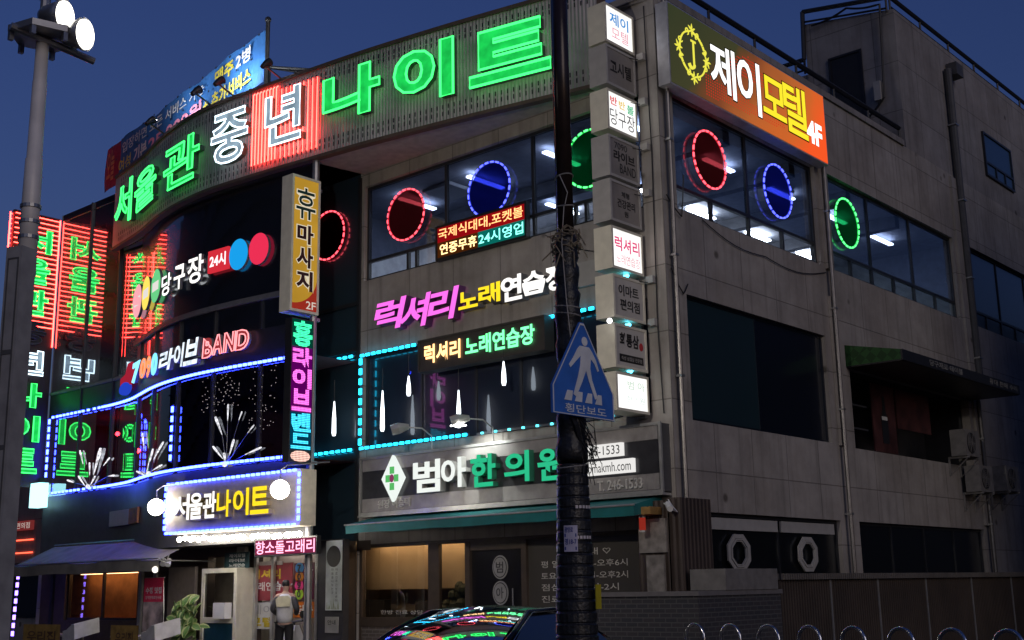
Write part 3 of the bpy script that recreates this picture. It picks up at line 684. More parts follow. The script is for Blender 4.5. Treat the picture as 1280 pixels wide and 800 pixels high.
for u, lab in ((-10.9, 'left one of two small roof spotlights aimed up at the banner'), (-10.1, 'right one of two small roof spotlights aimed up at the banner'), (-13.2, 'added roof spotlight brightening the red end of the banner'), (-8.6, 'added roof spotlight by the banner pole, brightening the cloth')):  # last two spotlights are added to brighten the cloth
    y = yat(FAS, u); t = thing('banner_spotlight', lab, 'spotlight', (u, y, 12.45), 'spotlights on top of the roof sign')
    q = MB(); q.tube([(u, y - .1, 12.45), (u, y - .55, 12.62)], .02, 6); q.build('arm', M_BLACK, t)
    q = MB(); q.tube([(u, y - .62, 12.56), (u, y - .5, 12.68), (u, y - .42, 12.74)], [.05, .08, .095], 10); h_ = q.build('head', M_BLACK, t)
    q = MB(); q.tube([(u, y - .419, 12.742), (u, y - .412, 12.748)], .08, 10); q.build('lens', emit('spotlight_lens', (.95, .97, 1), 40), h_)
    ld = bpy.data.lights.new('banner_spotlight', 'SPOT'); ld.energy = 120; ld.spot_size = R(150); ld.spot_blend = .8; ld.shadow_soft_size = .12; ld.color = (.9, .95, 1)
    lo = bpy.data.objects.new('banner_spotlight', ld); COL.objects.link(lo); lo.location = (u, y - .40, 12.76); lo.rotation_euler = Vector((0, .75, .62)).to_track_quat('-Z', 'Y').to_euler()
pp = MB(); pp.tube([(AX + .02, AY + .05, 11.9), (AX + .02, AY + .05, 14.25)], .05, 8); pp.sphere((AX + .02, AY + .05, 14.27), .075, 10, 6)
tag(pp.build('banner_pole', M_BLACK), 'dark steel pole at the right end of the blue roof banner', 'pole')
rk = MB(); zb, zt = 12.0, 13.15
fr0 = [(-9.548, -1.239), (-8.939, -1.066), (-8.916, -0.399), (-9.804, -0.702)]
fr0 = [(fr0[0][0], fr0[0][1]), (fr0[1][0] + .3, fr0[1][1] + 1.0), (fr0[2][0], fr0[2][1] + .6), (fr0[3][0] + .5, fr0[3][1])]
for i in range(4):
    a, b = fr0[i], fr0[(i + 1) % 4]
    rk.tube([(a[0], a[1], zt), (b[0], b[1], zt)], .035, 6); rk.tube([(a[0], a[1], zb), (a[0], a[1], zt)], .035, 6)
rk.tube([(fr0[2][0], fr0[2][1], zt), (fr0[2][0] + .5, fr0[2][1] - .2, zt + .1)], .05, 6)
tag(rk.build('roof_frame', M_BLACK), 'open black steel frame standing on the roof behind the curved sign', 'frame')

# ---- billiard hall letters on the bay
bh = thing('billiard_sign', 'white Korean billiard hall letters with red box and five coloured discs on dark glass', 'sign', (-12, -1.6, 8.2))
MW = emit('channel_white', (1, 0.98, 0.95), 1.5); MSD = pbr('channel_side', (0.22, 0.22, 0.24), .4)
for s_, rc in (('당', RC((-13.060, 8.372), (-12.528, 8.891))), ('구', RC((-12.397, 8.388), (-11.882, 8.963))), ('장', RC((-11.767, 8.397), (-11.140, 9.038)))):
    MB().text(BF, s_, *rc, .05, .12, .02, 0, 0, 1).build('letter', [MW, MSD], bh)
rc = ((-11.017, 8.538)[0], (-10.317, 8.629)[0], (-11.017, 8.538)[1], (-11.044, 9.040)[1]); q = MB(); q.box(BF, *rc, .03, .09); hb = q.build('hours_box', emit('red_lightbox', (0.75, 0.03, 0.05), .9), bh)
MB().text(BF, '24시', rc[0] + .07, rc[1] - .07, rc[2] + .10, rc[3] - .10, .095, w=.035).build('hours_letters', emit('pink_white', (1, 0.8, 0.82), 1.4), hb)
for c0, c1, ru, col, st in (((-15.116, 8.753), (-15.187, 9.181), .24, (1, .42, .48), 1.0), ((-14.360, 8.784), (-14.438, 9.206), .25, (1, .75, .12), 1.1), ((-13.550, 8.774), (-13.610, 9.183), .27, (.15, .65, .25), 1.0),
                            ((-9.969, 8.782), (-9.991, 9.131), .40, (.01, .36, .85), 1.0), ((-9.338, 8.795), (-9.352, 9.146), .40, (.85, .03, .09), 1.0)):
    q = MB(); rv = c1[1] - c0[1]; q.disc(BF, c0[0], c0[1], rv * .86, rv, .03, .1, 32, 0, 1)
    k_ = q.build('ball_disc', [emit('ball_%d' % int(c0[0] * -100), col, st), MSD], bh)
    if ru < .3: MB().rect(BF, c0[0] - rv * .55, c0[0] + rv * .55, c0[1] - rv * .3, c0[1] + rv * .25, .104).build('disc_stripe', emit('stripe_white', (.9, .85, .8), .9), k_)

# ---- 7090 live band letters
lb_ = thing('live_band_sign', 'slanted neon live band letters with coloured digits above the blue LED line', 'sign', (-12, -1.6, 6.6))
for s_, rc, col, kind in (('7', RC((-15.127, 6.652), (-14.498, 7.139)), (.25, .75, 1), 1), ('0', RC((-14.409, 6.654), (-13.920, 7.113)), (1, .25, .08), 0), ('9', RC((-13.831, 6.597), (-13.540, 7.084)), (1, .12, .25), 0), ('0', RC((-13.460, 6.576), (-13.101, 7.083)), (.2, .65, 1), 1)):
    e_ = emit('digit_%s' % (int(col[0] * 100)), col, 1.6)
    l_ = MB().text(BF, s_, *rc, .04, .12, .035, .15, 0, 1).build('digit', [e_ if kind else emit('digit_pale', (.8, .55, .5), .8), MSD], lb_)
    MB().neon(BF, s_, *rc, .13, .014, .035, .15).build('neon_tube', e_, l_)
for s_, rc in (('라', RC((-12.935, 6.568), (-12.197, 7.046))), ('이', RC((-12.186, 6.548), (-11.767, 7.088))), ('브', RC((-11.722, 6.536), (-11.165, 7.123)))):
    MB().text(BF, s_, *rc, .04, .14, .035, .18, 0, 1).build('letter', [emit('band_white', (.8, .9, 1), 1.2, .3), MSD], lb_)
for s_, rc in (('B', RC((-11.009, 6.617), (-10.698, 7.054))), ('A', RC((-10.673, 6.642), (-10.344, 7.074))), ('N', RC((-10.293, 6.644), (-9.955, 7.071))), ('D', RC((-9.905, 6.645), (-9.531, 7.064)))):
    l_ = MB().text(BF, s_, *rc, .04, .12, .03, .1, 0, 1).build('letter', [emit('band_red_face', (.45, .05, .06), .7), MSD], lb_)
    MB().neon(BF, s_, *rc, .13, .016, .03, .1).build('neon_tube', emit('band_red_tube', (1, .30, .32), 1.9), l_)
gt = MB(); gt.prism(BF, [(-16.018, 6.641), (-15.516, 6.572), (-15.218, 6.868), (-15.340, 7.250), (-15.601, 7.231), (-15.727, 6.987), (-16.006, 6.905)], .04, .1)
gt.build('guitar_emblem', emit('emblem_red', (.5, .02, .05), .7), lb_)
rcb = (-15.675, 6.615); gb = MB(); gb.disc(BF, rcb[0], rcb[1], .32, .16, .05, .13, 20); gb.build('emblem_base', emit('emblem_blue', (.02, .06, .6), .9), lb_)

# ---- blue LED outline of the bay, teal outline of the straight front
zt_, zb_ = 6.31, 4.27
led_bar('led_strip', 'blue LED line along the top of the nightclub bay window', BF, [(x, zt_) for x in xs(BAY, -7.95, -19.6)], BLUE, M_TRK, .17, strength=30, group='blue LED lines')
led_bar('led_strip', 'blue LED line along the foot of the nightclub bay window', BF, [(x, zb_) for x in xs(BAY, -7.95, -19.6)], BLUE, M_TRK, .17, strength=30, group='blue LED lines')
led_bar('led_strip', 'short upright blue LED line at the far left corner of the bay', BF, [(-19.65, zb_), (-19.65, zt_)], BLUE, M_TRK, .2, .13, .07, strength=9, group='blue LED lines')
led_bar('led_strip', 'upright blue LED line between the two firework lights on the bay', BF, [(-12.25, 4.45), (-12.25, 5.75)], BLUE, M_TRK, .2, .13, .07, strength=6, group='blue LED lines')
F0 = FY(0)
led_bar('led_strip', 'teal LED line along the top of the karaoke windows', F0, [(-7.72, 6.42), (-6.0, 6.42)], CYAN, M_TRK, .17, .1, strength=6, group='teal LED lines')
led_bar('led_strip', 'short teal LED line right of the small karaoke sign, behind the utility pole', F0, [(-2.75, 6.42), (-1.1, 6.42)], CYAN, M_TRK, .17, .1, strength=6, group='teal LED lines')
led_bar('led_strip', 'upright teal LED line at the left jamb of the karaoke windows', F0, [(-7.68, 4.5), (-7.68, 6.4)], CYAN, M_TRK, .2, .13, .07, strength=6, group='teal LED lines')
led_bar('led_strip', 'teal LED line along the foot of the karaoke windows', F0, [(-7.72, 4.47), (-4.6, 4.47)], CYAN, M_TRK, .17, .1, strength=6, group='teal LED lines')
led_bar('led_strip', 'upper teal LED line on the narrow glass strip beside the live band column', FY(0.0), [(-9.6, 6.45), (-7.9, 6.45)], CYAN, M_TRK, .17, .1, strength=5, group='teal LED lines')
led_bar('led_strip', 'lower teal LED line on the narrow glass strip beside the live band column', FY(0.0), [(-9.6, 4.47), (-7.9, 4.47)], CYAN, M_TRK, .17, .1, strength=5, group='teal LED lines')
led_bar('led_strip', 'dim chain of green and blue fairy lights on the clinic sign top', F0, [(-4.4, 4.46), (-1.0, 4.46)], ('fairy', (.1, .7, .8)), M_TRK, .34, .05, .04, strength=3, group='teal LED lines')
led_bar('led_strip', 'violet LED column on the ground at the left end of the building', FY(-1.2), [(-19.590, 0.584), (-19.491, 2.209)], ('violet', (.28, .16, 1)), M_TRK, .2, .12, .10, strength=6)

# ---- firework lights on the bay
M_FW = emit('firework_white', (.9, .9, .97), 1.0, .6, 14)
def firework(base, label, rays):
    root = thing('firework_light', label, 'light', BF(base[0], base[1], .05), 'firework lights on the bay window')
    for (u0, v0), (u1, v1), wd in rays:
        MB().tube([BF(u0, v0, .03), BF(lerp(u0, u1, .8), lerp(v0, v1, .8), .03), BF(u1, v1, .03)], [wd * .14, wd * .55, wd * .38], 7).build('ray', M_FW, root)
        MB().tube([BF(base[0], base[1], .02), BF(u0, v0, .025)], .006, 4).build('rod', M_GALV, root)
    MB().sphere(BF(base[0], base[1], .06), .06, 8, 6).build('hub', M_FW, root)
firework((-10.224, 4.255), 'white firework light with widely spread rays, nearest the live band column', [((-10.214, 5.168), (-10.212, 5.528), .04), ((-10.382, 4.894), (-10.621, 5.295), .06), ((-9.861, 5.152), (-9.770, 5.329), .03), ((-9.581, 4.857), (-9.394, 5.007), .03), ((-10.124, 4.432), (-9.992, 4.758), .05), ((-10.329, 4.381), (-10.669, 4.664), .05), ((-9.634, 4.411), (-9.163, 4.523), .045), ((-10.250, 4.291), (-10.288, 4.496), .06)])
firework((-13.520, 4.314), 'white firework light at the bend of the bay, the middle one', [((-14.077, 4.964), (-14.301, 5.350), .05), ((-13.295, 4.622), (-12.745, 4.966), .05), ((-13.771, 4.374), (-13.378, 4.869), .05), ((-13.367, 4.373), (-12.776, 4.446), .045), ((-13.890, 4.310), (-14.635, 4.474), .05)])
firework((-17.481, 4.325), 'white firework light under the green mirrored letters', [((-17.834, 4.924), (-18.039, 5.293), .05), ((-17.471, 4.609), (-17.515, 4.939), .045), ((-17.276, 4.615), (-16.991, 5.262), .085), ((-16.820, 4.802), (-16.524, 4.979), .045), ((-18.266, 4.481), (-18.598, 4.567), .05), ((-17.686, 4.359), (-18.039, 4.630), .05), ((-17.402, 4.360), (-17.195, 4.568), .05), ((-16.548, 4.520), (-16.204, 4.513), .05)])
spk = MB(); random.seed(3)
for i in range(130):
    u = random.choice([random.uniform(-11.4, -10.0), random.uniform(-11.2, -10.2), random.uniform(-9.8, -8.9)]); v = random.uniform(5.45, 6.25) if u < -9.9 else random.uniform(4.9, 6.25)
    spk.sphere(BF(u, v, -.12), .009, 5, 3)
tag(spk.build('fairy_light_curtain', emit('fairy_white', (1, .9, .85), 1.1)), 'curtain of tiny white fairy lights hanging inside the bay window', 'fairy lights')

# ---- meteor tubes
M_MT = emit('meteor_white', (.86, .93, 1.0), 3.2)
for px, z0, z1, lab in ((-6.76, 4.72, 5.55, 'hanging white meteor tube left of the small karaoke sign'), (-6.0, 5.35, 5.75, 'short white meteor tube at the left end of the small karaoke sign'), (-4.63, 4.58, 5.3, 'long white meteor tube below the middle of the small karaoke sign'), (-3.47, 5.25, 5.7, 'short white meteor tube just under the small karaoke sign'), (-8.25, 4.77, 5.5, 'slim white meteor tube on the narrow glass strip')):
    t = thing('meteor_light', lab, 'light', (px, -.3, z0), 'hanging meteor tubes')
    q = MB(); q.tube([(px, -.3, z0), (px, -.3, z0 + .06), (px, -.3, lerp(z0, z1, .5)), (px, -.3, z1)], [.03, .045, .04, .012], 8); q.build('tube', M_MT, t)
    q = MB(); q.tube([(px, -.3, z1), (px, -.3, z1 + .45)], .006, 4); q.build('cord', M_WIRE, t)

# ---- neon rings on the upper windows
def acrylic(name, c):
    mt = glass(name, tuple(min(1, x * 1.6 + .05) for x in c), 0.0, .2); nt = mt.node_tree
    mix = [n for n in nt.nodes if n.type == 'MIX_SHADER'][0]; df = nt.nodes.new('ShaderNodeBsdfTranslucent'); df.inputs[0].default_value = tuple(c) + (1,)
    mix.inputs[0].default_value = .5
    for l in list(nt.links):
        if l.to_node == mix and l.to_socket in (mix.inputs[0], mix.inputs[2]): nt.links.remove(l)
    nt.links.new(df.outputs[0], mix.inputs[2]); return mt
def make_ring(col, disc, nm):
    t = MB(); root = thing('neon_ring', '', 'neon ring', (0, 0, 0), 'dashed neon rings on the upper windows')
    F = FY(0)
    bk = MB(); bk.disc(F, 0, 0, .53, .53, .0, .02, 36); bk.build('disc', acrylic('ring_disc_' + nm, disc), root)
    rm_ = MB(); rm_.tube([F(.545 * math.cos(R(10 * k)), .545 * math.sin(R(10 * k)), .03) for k in range(36)], .016, 5, True); rm_.build('rim', emit('ring_rim_' + nm, tuple(c * .55 for c in col), 1.0), root)
    for k in range(24):
        a0 = 2 * math.pi * k / 24; t.tube([F(.55 * math.cos(a0 + q), .55 * math.sin(a0 + q), .045) for q in (0, .08, .16)], .019, 5)
    t.build('dashes', emit('ring_dash_' + nm, tuple(min(1, c + .06) for c in col), 3.2), root)
    return root
ringR = make_ring((1, .02, .05), (.42, .10, .09), 'red'); ringB = make_ring((.03, .05, 1), (.10, .12, .45), 'blue'); ringG = make_ring((.02, .9, .12), (.05, .42, .16), 'green')
spots = [(ringR, (-6.43, .06, 9.27), 0, 'red dashed neon ring left of the blue one on the front windows'), (ringB, (-4.07, .06, 9.27), 0, 'blue dashed neon ring above the red and teal scrolling LED board'), (ringG, (-1.58, .06, 9.27), 0, 'green dashed neon ring half behind the utility pole'),
         (ringR, (-8.85, -.01, 9.31), 0, 'red dashed neon ring half hidden by the yellow massage sign'), (ringR, (-.06, 1.65, 9.27), math.pi / 2, 'red dashed neon ring on the alley side below the motel sign'), (ringB, (-.06, 4.17, 9.27), math.pi / 2, 'blue dashed neon ring on the alley side beside the red one'), (ringG, (-.06, 7.2, 9.27), math.pi / 2, 'green dashed neon ring on the alley side, right of the steel downpipe')]
seen = set()
for src, loc, rz, lab in spots:
    if src.name not in seen: seen.add(src.name); src.location = loc; src.rotation_euler = (0, 0, rz); src['label'] = lab
    else: dup(src, loc, lab, rz)

# ---- red / teal scrolling LED board
def board(F, rc, d0, d1, mat=M_BLACK): return MB().box(F, rc[0], rc[1], rc[2], rc[3], d0, d1).frame(F, rc[0], rc[1], rc[2], rc[3], .04, d1, d1 + .02)
lbd = thing('led_board', 'two line scrolling LED board in red, orange and teal below the blue ring', 'sign', (-4.4, -.1, 7.9))
rc = ((-5.372, 8.094)[0], (-2.962, 7.961)[0], (-5.327, 8.019)[1], (-5.323, 8.736)[1])
board(F0, rc, .05, .15).build('case', M_BLACK, lbd)
u0, u1, v0, v1 = rc; mid = (v0 + v1) / 2
q = MB(); q.rect(F0, u0 + .05, u1 - .05, mid, v1 - .05, .156); q.build('upper_field', emit('led_red_field', (.5, .006, .01), .55), lbd)
q = MB(); q.rect(F0, u0 + .05, lerp(u0, u1, .48), v0 + .05, mid, .156); q.build('lower_left_field', emit('led_brown_field', (.12, .03, .005), .5), lbd)
q = MB(); q.rect(F0, lerp(u0, u1, .48), u1 - .05, v0 + .05, mid, .156); q.build('lower_right_field', emit('led_teal_field', (.004, .22, .18), .6), lbd)
q = MB().text(F0, '국제식대대,포켓볼', u0 + .08, u1 - .08, mid + .05, v1 - .08, .165, w=.012); q.build('upper_text', emit('led_orange', (1, .42, .16), 2.2), lbd)
q = MB().text(F0, '연중무휴', u0 + .12, lerp(u0, u1, .47), v0 + .09, mid - .04, .165, w=.02); q.build('lower_left_text', emit('led_yellow', (1, .66, .28), 2.4), lbd)
q = MB().text(F0, '24시영업', lerp(u0, u1, .49), u1 - .08, v0 + .09, mid - .04, .165, w=.012); q.build('lower_right_text', emit('led_aqua', (.25, 1, .85), 2.0), lbd)

# ---- big karaoke channel letters
ks = thing('karaoke_sign', 'large magenta, yellow and white Korean channel letters on the concrete band', 'sign', (-4.5, -.1, 6.8))
M_KS = pbr('letter_side_violet', (.16, .05, .2), .4)
for s_, rc, col in (('럭', RC((-7.074, 6.799), (-6.215, 7.432)), 'm'), ('셔', RC((-6.283, 6.728), (-5.500, 7.389)), 'm'), ('리', RC((-5.480, 6.749), (-4.725, 7.381)), 'm'),
                    ('노', RC((-4.665, 6.874), (-4.151, 7.214)), 'y'), ('래', RC((-4.135, 6.880), (-3.572, 7.266)), 'y'),
                    ('연', RC((-3.560, 6.829), (-3.030, 7.320)), 'w'), ('습', RC((-3.022, 6.859), (-2.468, 7.305)), 'w'), ('장', RC((-2.463, 6.837), (-1.941, 7.324)), 'w')):
    e_ = {'m': emit('karaoke_magenta', (1, .16, .82), 1.15), 'y': emit('karaoke_yellow', (1, .72, .02), 1.2), 'w': emit('karaoke_white', (1, .97, .93), 1.25)}[col]
    MB().text(F0, s_, *rc, .06, .25, .028 if col == 'm' else .034, .22 if col == 'm' else .0, 0, 1).build('letter', [e_, M_KS if col == 'm' else MSD], ks)
bx_ = MB(); bx_.box(F0, -2.0, -.75, 6.85, 7.3, .02, .1); bx_.build('blank_panel', M_GREYB, ks)
# ---- small karaoke LED sign
k2 = thing('karaoke_led_sign', 'dark box sign with orange and green LED karaoke letters above the windows', 'sign', (-4.5, -.1, 5.8))
rc = ((-5.746, 6.361)[0], (-2.469, 5.880)[0], (-5.746, 5.781)[1], (-5.746, 6.426)[1])
board(F0, rc, .03, .28).build('case', pbr('olive_black_panel', (.05, .045, .04), .5), k2)
u0, u1, v0, v1 = rc; h = v1 - v0
for s_, a, b, e_ in (('럭셔리', .06, .36, emit('led_amber', (1, .55, .22), 2.6)), ('노래연습장', .40, .93, emit('led_green', (.16, 1, .35), 2.2))):
    MB().text(F0, s_, lerp(u0, u1, a), lerp(u0, u1, b), v0 + h * .22, v1 - h * .2, .31, w=.03).build('letters', e_, k2)

# ---- yellow massage sign, standing out from the bay
post = MB(); post.tube([(-7.62, -1.42, .12), (-7.62, -1.42, 10.42)], .075, 10)
for z in (4.05, 6.95, 9.7): post.bx(-7.66, -7.58, -1.42, -1.28, z, z + .07)
tag(post.build('sign_post', M_GALV), 'tall grey steel post carrying the massage sign and the LED column', 'post')
ms = thing('massage_sign', 'yellow projecting box sign with brown vertical Korean letters and a red corner', 'sign', (-7.5, -1.8, 7.05))
FM = FX(-7.5)
q = MB(); q.box(FM, -2.13, -1.40, 7.05, 9.9, -.32, -.01); q.frame(FM, -2.13, -1.4, 7.05, 9.9, .05, -.01, .02); q.build('case', M_CREAM, ms)
q = MB(); q.rect(FM, -2.09, -1.44, 7.09, 9.86, .004); q.build('face', emit('massage_yellow', (.62, .34, .035), .72, .12, 1.2), ms)
n_ = 18; q = MB(); q.prism(FM, [(-1.44, 7.09)] + [(-2.09, 7.09)] + [(-2.09 + .65 * math.sin(t), 7.22 + .62 * (1 - math.cos(t))) for t in span(0, math.pi / 2, n_)], .005, .007); q.build('red_corner', emit('massage_red', (.42, .035, .02), .7), ms)
M_MB = pbr('massage_brown', (.05, .012, .01), .5); M_MO = emit('massage_outline', (.85, .75, .55), .85)
for s_, a, b, g in (('휴', 9.0, 9.66, 1), ('마', 8.48, 8.88, 0), ('사', 7.98, 8.42, 0), ('지', 7.5, 7.92, 0)):
    c0, c1 = (-2.02, -1.52) if g else (-1.98, -1.56)
    q = MB().text(FM, s_, c0 - .02, c1 + .02, a - .02, b + .02, .009, w=.075 if not g else .04); o_ = q.build('letter_outline', M_MO, ms)
    MB().text(FM, s_, c0, c1, a, b, .013, w=.04 if not g else .01).build('letter', M_MB if not g else pbr('massage_green', (.01, .06, .05), .5), o_)
MB().text(FM, '2F', -1.72, -1.47, 7.14, 7.3, .011, w=.01).build('floor_number', emit('massage_cream', (.8, .7, .6), .8), ms)
# ---- LED column
lc = thing('led_column', 'narrow vertical LED column sign in green, pink and cyan beside the grey post', 'sign', (-7.5, -1.8, 4.05))
q = MB(); q.box(FM, -2.06, -1.5, 4.05, 6.92, -.2, -.0); q.build('case', M_BLACK, lc)
FMb = lambda u, v, d=0.0: (-7.7 - d, -3.56 - u, v)
def dotmat(name, col, st, pitch=.034):
    mt = emit(name, col, st)
    nt = mt.node_tree
    if 'dots' in nt.nodes: return mt
    e = [n for n in nt.nodes if n.type == 'EMISSION'][0]
    tc = nt.nodes.new('ShaderNodeTexCoord'); sp = nt.nodes.new('ShaderNodeSeparateXYZ'); nt.links.new(tc.outputs['Object'], sp.inputs[0])
    outs = []
    for k in (1, 2):
        mu = nt.nodes.new('ShaderNodeMath'); mu.operation = 'MULTIPLY'; mu.inputs[1].default_value = math.pi / pitch; nt.links.new(sp.outputs[k], mu.inputs[0])
        s1 = nt.nodes.new('ShaderNodeMath'); s1.operation = 'SINE'; nt.links.new(mu.outputs[0], s1.inputs[0])
        ab = nt.nodes.new('ShaderNodeMath'); ab.operation = 'ABSOLUTE'; nt.links.new(s1.outputs[0], ab.inputs[0]); outs.append(ab)
    m_ = nt.nodes.new('ShaderNodeMath'); m_.name = 'dots'; m_.operation = 'MULTIPLY'; nt.links.new(outs[0].outputs[0], m_.inputs[0]); nt.links.new(outs[1].outputs[0], m_.inputs[1])
    m2 = nt.nodes.new('ShaderNodeMath'); m2.operation = 'MULTIPLY_ADD'; m2.inputs[1].default_value = st * 1.6; m2.inputs[2].default_value = st * .12; nt.links.new(m_.outputs[0], m2.inputs[0])
    nt.links.new(m2.outputs[0], e.inputs[1]); return mt
cols = {'g': dotmat('dot_green', (.06, 1, .45), 1.7), 'p': dotmat('dot_pink', (1, .16, .75), 1.8), 'c': dotmat('dot_cyan', (.06, .68, 1), 1.7)}
flds = {'g': emit('fld_green', (.0, .10, .06), .5), 'p': emit('fld_pink', (.16, .0, .17), .6), 'c': emit('fld_cyan', (.0, .08, .16), .5)}
for s_, a, b, k in (('홍', 6.36, 6.88, 'g'), ('라', 5.94, 6.34, 'p'), ('이', 5.52, 5.92, 'p'), ('브', 5.06, 5.5, 'p'), ('밴', 4.66, 5.03, 'c'), ('드', 4.32, 4.63, 'c')):
    for Fq in (FM, FMb):
        q = MB().rect(Fq, -2.04, -1.52, a - .02, b + .02, .004); f_ = q.build('field', flds[k], lc)
        MB().text(Fq, s_, -2.02, -1.54, a, b, .01, w=.045).build('letter', cols[k], f_)
q = MB(); q.disc(FM, -1.78, 4.18, .24, .11, .003, .012, 20); q.disc(FM, -1.78, 4.19, .12, .05, .012, .016, 16); q.build('lotus_emblem', dotmat('dot_peach', (1, .6, .5), 1.3), lc)

# ---- nightclub box sign over the entrance, with two globe lamps
ng = thing('nightclub_sign', 'grey box sign with white and yellow letters and a blue LED border over the entrance', 'sign', (-9.5, -1.95, 2.85))
A_, B_ = Vector((-11.72, -2.02, 0)), Vector((-7.3, -1.92, 0))
FNg = OF((A_.x, A_.y, 0), math.degrees(math.atan2(B_.y - A_.y, B_.x - A_.x))); LN = (B_ - A_).length
q = MB(); q.box(FNg, 0, LN, 2.84, 3.92, -.4, 0); q.build('case', pbr('nightclub_panel', (.56, .50, .40), .45), ng)
q = MB()
for i in range(int(LN / .16)):
    for v in (2.86, 3.90): q.box(FNg, .06 + i * .16, .15 + i * .16, v - .025, v + .025, .0, .035)
for i in range(7):
    for u in (.02, LN - .02): q.box(FNg, u - .025, u + .025, 2.93 + i * .14, 3.02 + i * .14, .0, .035)
q.build('led_border', emit('led_blue', (0, 0, 0), 0), ng)
for s_, a, b, k in (('서', .115, .245, 'w'), ('울', .245, .345, 'w'), ('관', .35, .45, 'w'), ('나', .455, .56, 'y'), ('이', .575, .69, 'y'), ('트', .70, .83, 'y')):
    MB().text(FNg, s_, a * LN, b * LN, 3.10, 3.64, .03, .15, .028, .0, 0, 1).build('letter', [emit('club_white', (1, .95, .9), 1.3) if k == 'w' else emit('club_yellow', (1, .72, .02), 1.15), pbr('club_side', (.35, .28, .1), .4)], ng)
M_GLOBE = emit('globe_white', (1, .92, .78), 26)
for px, py, lab, o in ((195, 634, 'lit white globe lamp on a curved arm left of the nightclub sign', -.5), (350, 612, 'lit white globe lamp hanging in front of the nightclub sign', .35)):
    c = (-11.716, 3.416) if px == 195 else (-6.848, 3.445)
    Y = -2.25 if px == 195 else -2.75
    t = thing('globe_lamp', lab, 'lamp', (c[0], Y, c[1]), 'globe lamps at the nightclub sign')
    MB().sphere((c[0], Y, c[1]), .175, 20, 12).build('globe', M_GLOBE, t, True)
    q = MB(); top = (c[0], Y, c[1] + .19); wx = -2.42 + .35 if px == 195 else -1.98
    q.tube([top, (c[0], Y, c[1] + .36), (c[0] + .1, Y + .08, c[1] + .45), (c[0] + (.45 if px == 195 else .5), -2.0 if px != 195 else -1.95, c[1] + .52)], .015, 6); q.tube([(c[0], Y, c[1] + .17), top], .045, 8); q.build('arm', M_GALV, t)
# ---- bulb string
bs = thing('bulb_string', 'row of glowing white party bulbs under the nightclub sign', 'string lights', (-9, -2.0, 2.75))
p0, p1 = (-11.5, -1.85, 2.80), (-7.45, -1.75, 2.74)
q = MB(); q.tube([p0, p1], .012, 5); q.build('cable', M_WIRE, bs)
bb = MB().sphere((0, 0, 0), .052, 10, 7); M_BULB = emit('bulb_white', (1, .92, .78), 40)
first = None
for k in range(26):
    t = .02 if k == 0 else .09 + .9 * (k - 1) / 24
    loc = Vector(p0).lerp(Vector(p1), t) + Vector((0, random.uniform(-.06, .06), -.06 + random.uniform(-.03, .02)))
    if first is None: first = bb.build('bulb', M_BULB, bs, True); o_ = first
    else: o_ = first.copy(); COL.objects.link(o_)
    o_.location = loc
# ---- pink neon word board
pk = thing('pink_led_sign', 'pink LED word board above the poster entrance', 'sign', (-9, -1.7, 2.35))
rc = ((-9.109, 2.401)[0], (-7.164, 2.489)[0], (-9.052, 2.304)[1], (-9.067, 2.621)[1])
F = FY(-1.6); q = MB(); q.box(F, rc[0], rc[1], rc[2], rc[3] + .03, -.1, 0); q.build('case', M_BLACK, pk)
q = MB().rect(F, rc[0] + .03, rc[1] - .03, rc[2] + .03, rc[3], .004); q.build('field', emit('pink_field', (.35, .03, .1), .6), pk)
q = MB().text(F, '향소돌고래리', rc[0] + .05, rc[1] - .05, rc[2] + .04, rc[3] - .02, .01, w=.015); q.build('letters', emit('pink_letters', (1, .42, .60), 1.9), pk)

# ---- double-sided vertical neon sign at the far left corner
vs_ = thing('vertical_neon_sign', 'vertical double sided sign with red neon bars and green letters beside the bay corner', 'sign', (-19.95, -1.2, 4.5))
q = MB(); q.bx(-20.04, -19.92, -1.9, -.56, 4.45, 12.0); q.build('panel', pbr('sign_black', (.02, .012, .014), .5), vs_)
for side, F in ((1, FX(-19.92)), (-1, lambda u, v, d=0.0: (-20.04 - d, -2.52 - u, v))):
    q = MB()
    for k in range(23):
        z = 11.9 - k * .14; q.tube([F(-1.88, z, .03), F(-.59, z, .03)], .014, 5).cut()
    q.tube([F(-.58, 8.3, .03), F(-.58, 11.95, .03)], .02, 5); q.each('red_neon_tube', M_RT, vs_)
    for s_, a, b, k in (('서', (-0.990, 10.884)[1], (-1.037, 11.546)[1], 'g'), ('울', (-0.927, 10.001)[1], (-0.977, 10.702)[1], 'g'), ('관', (-0.865, 9.125)[1], (-0.914, 9.820)[1], 'g'), ('중', (-0.922, 8.307)[1], (-0.967, 8.928)[1], 'o'), ('년', (-0.862, 7.470)[1], (-0.910, 8.130)[1], 'w'), ('나', (-0.798, 6.574)[1], (-0.845, 7.229)[1], 'g'), ('이', (-0.846, 5.657)[1], (-0.895, 6.347)[1], 'g'), ('트', (-0.852, 4.819)[1], (-0.899, 5.459)[1], 'g')):
        fc = {'g': M_GF, 'w': M_WF, 'o': M_DARK}[k]; tb = {'g': M_GT, 'w': M_WT, 'o': M_CHAR}[k]
        l_ = MB().text(F, s_, -1.72, -.82, a, b, .03, .08, .03, 0, 0, 1).build('letter', [fc, M_SIDE], vs_)
        MB().neon(F, s_, -1.72, -.82, a, b, .095, .02, .03).build('neon_tube', tb, l_)
cy = thing('corner_light_box', 'small glowing cyan white box at the foot of the vertical neon sign', 'sign', (-19.6, -.9, 4.0))
rc = RC((-19.939, 3.906), (-19.427, 4.549)); q = MB(); q.box(FY(-.9), rc[0], rc[1], rc[2], rc[3], -.25, 0); q.build('lit_face', emit('cyan_box', (.45, .95, 1), 2.0), cy)
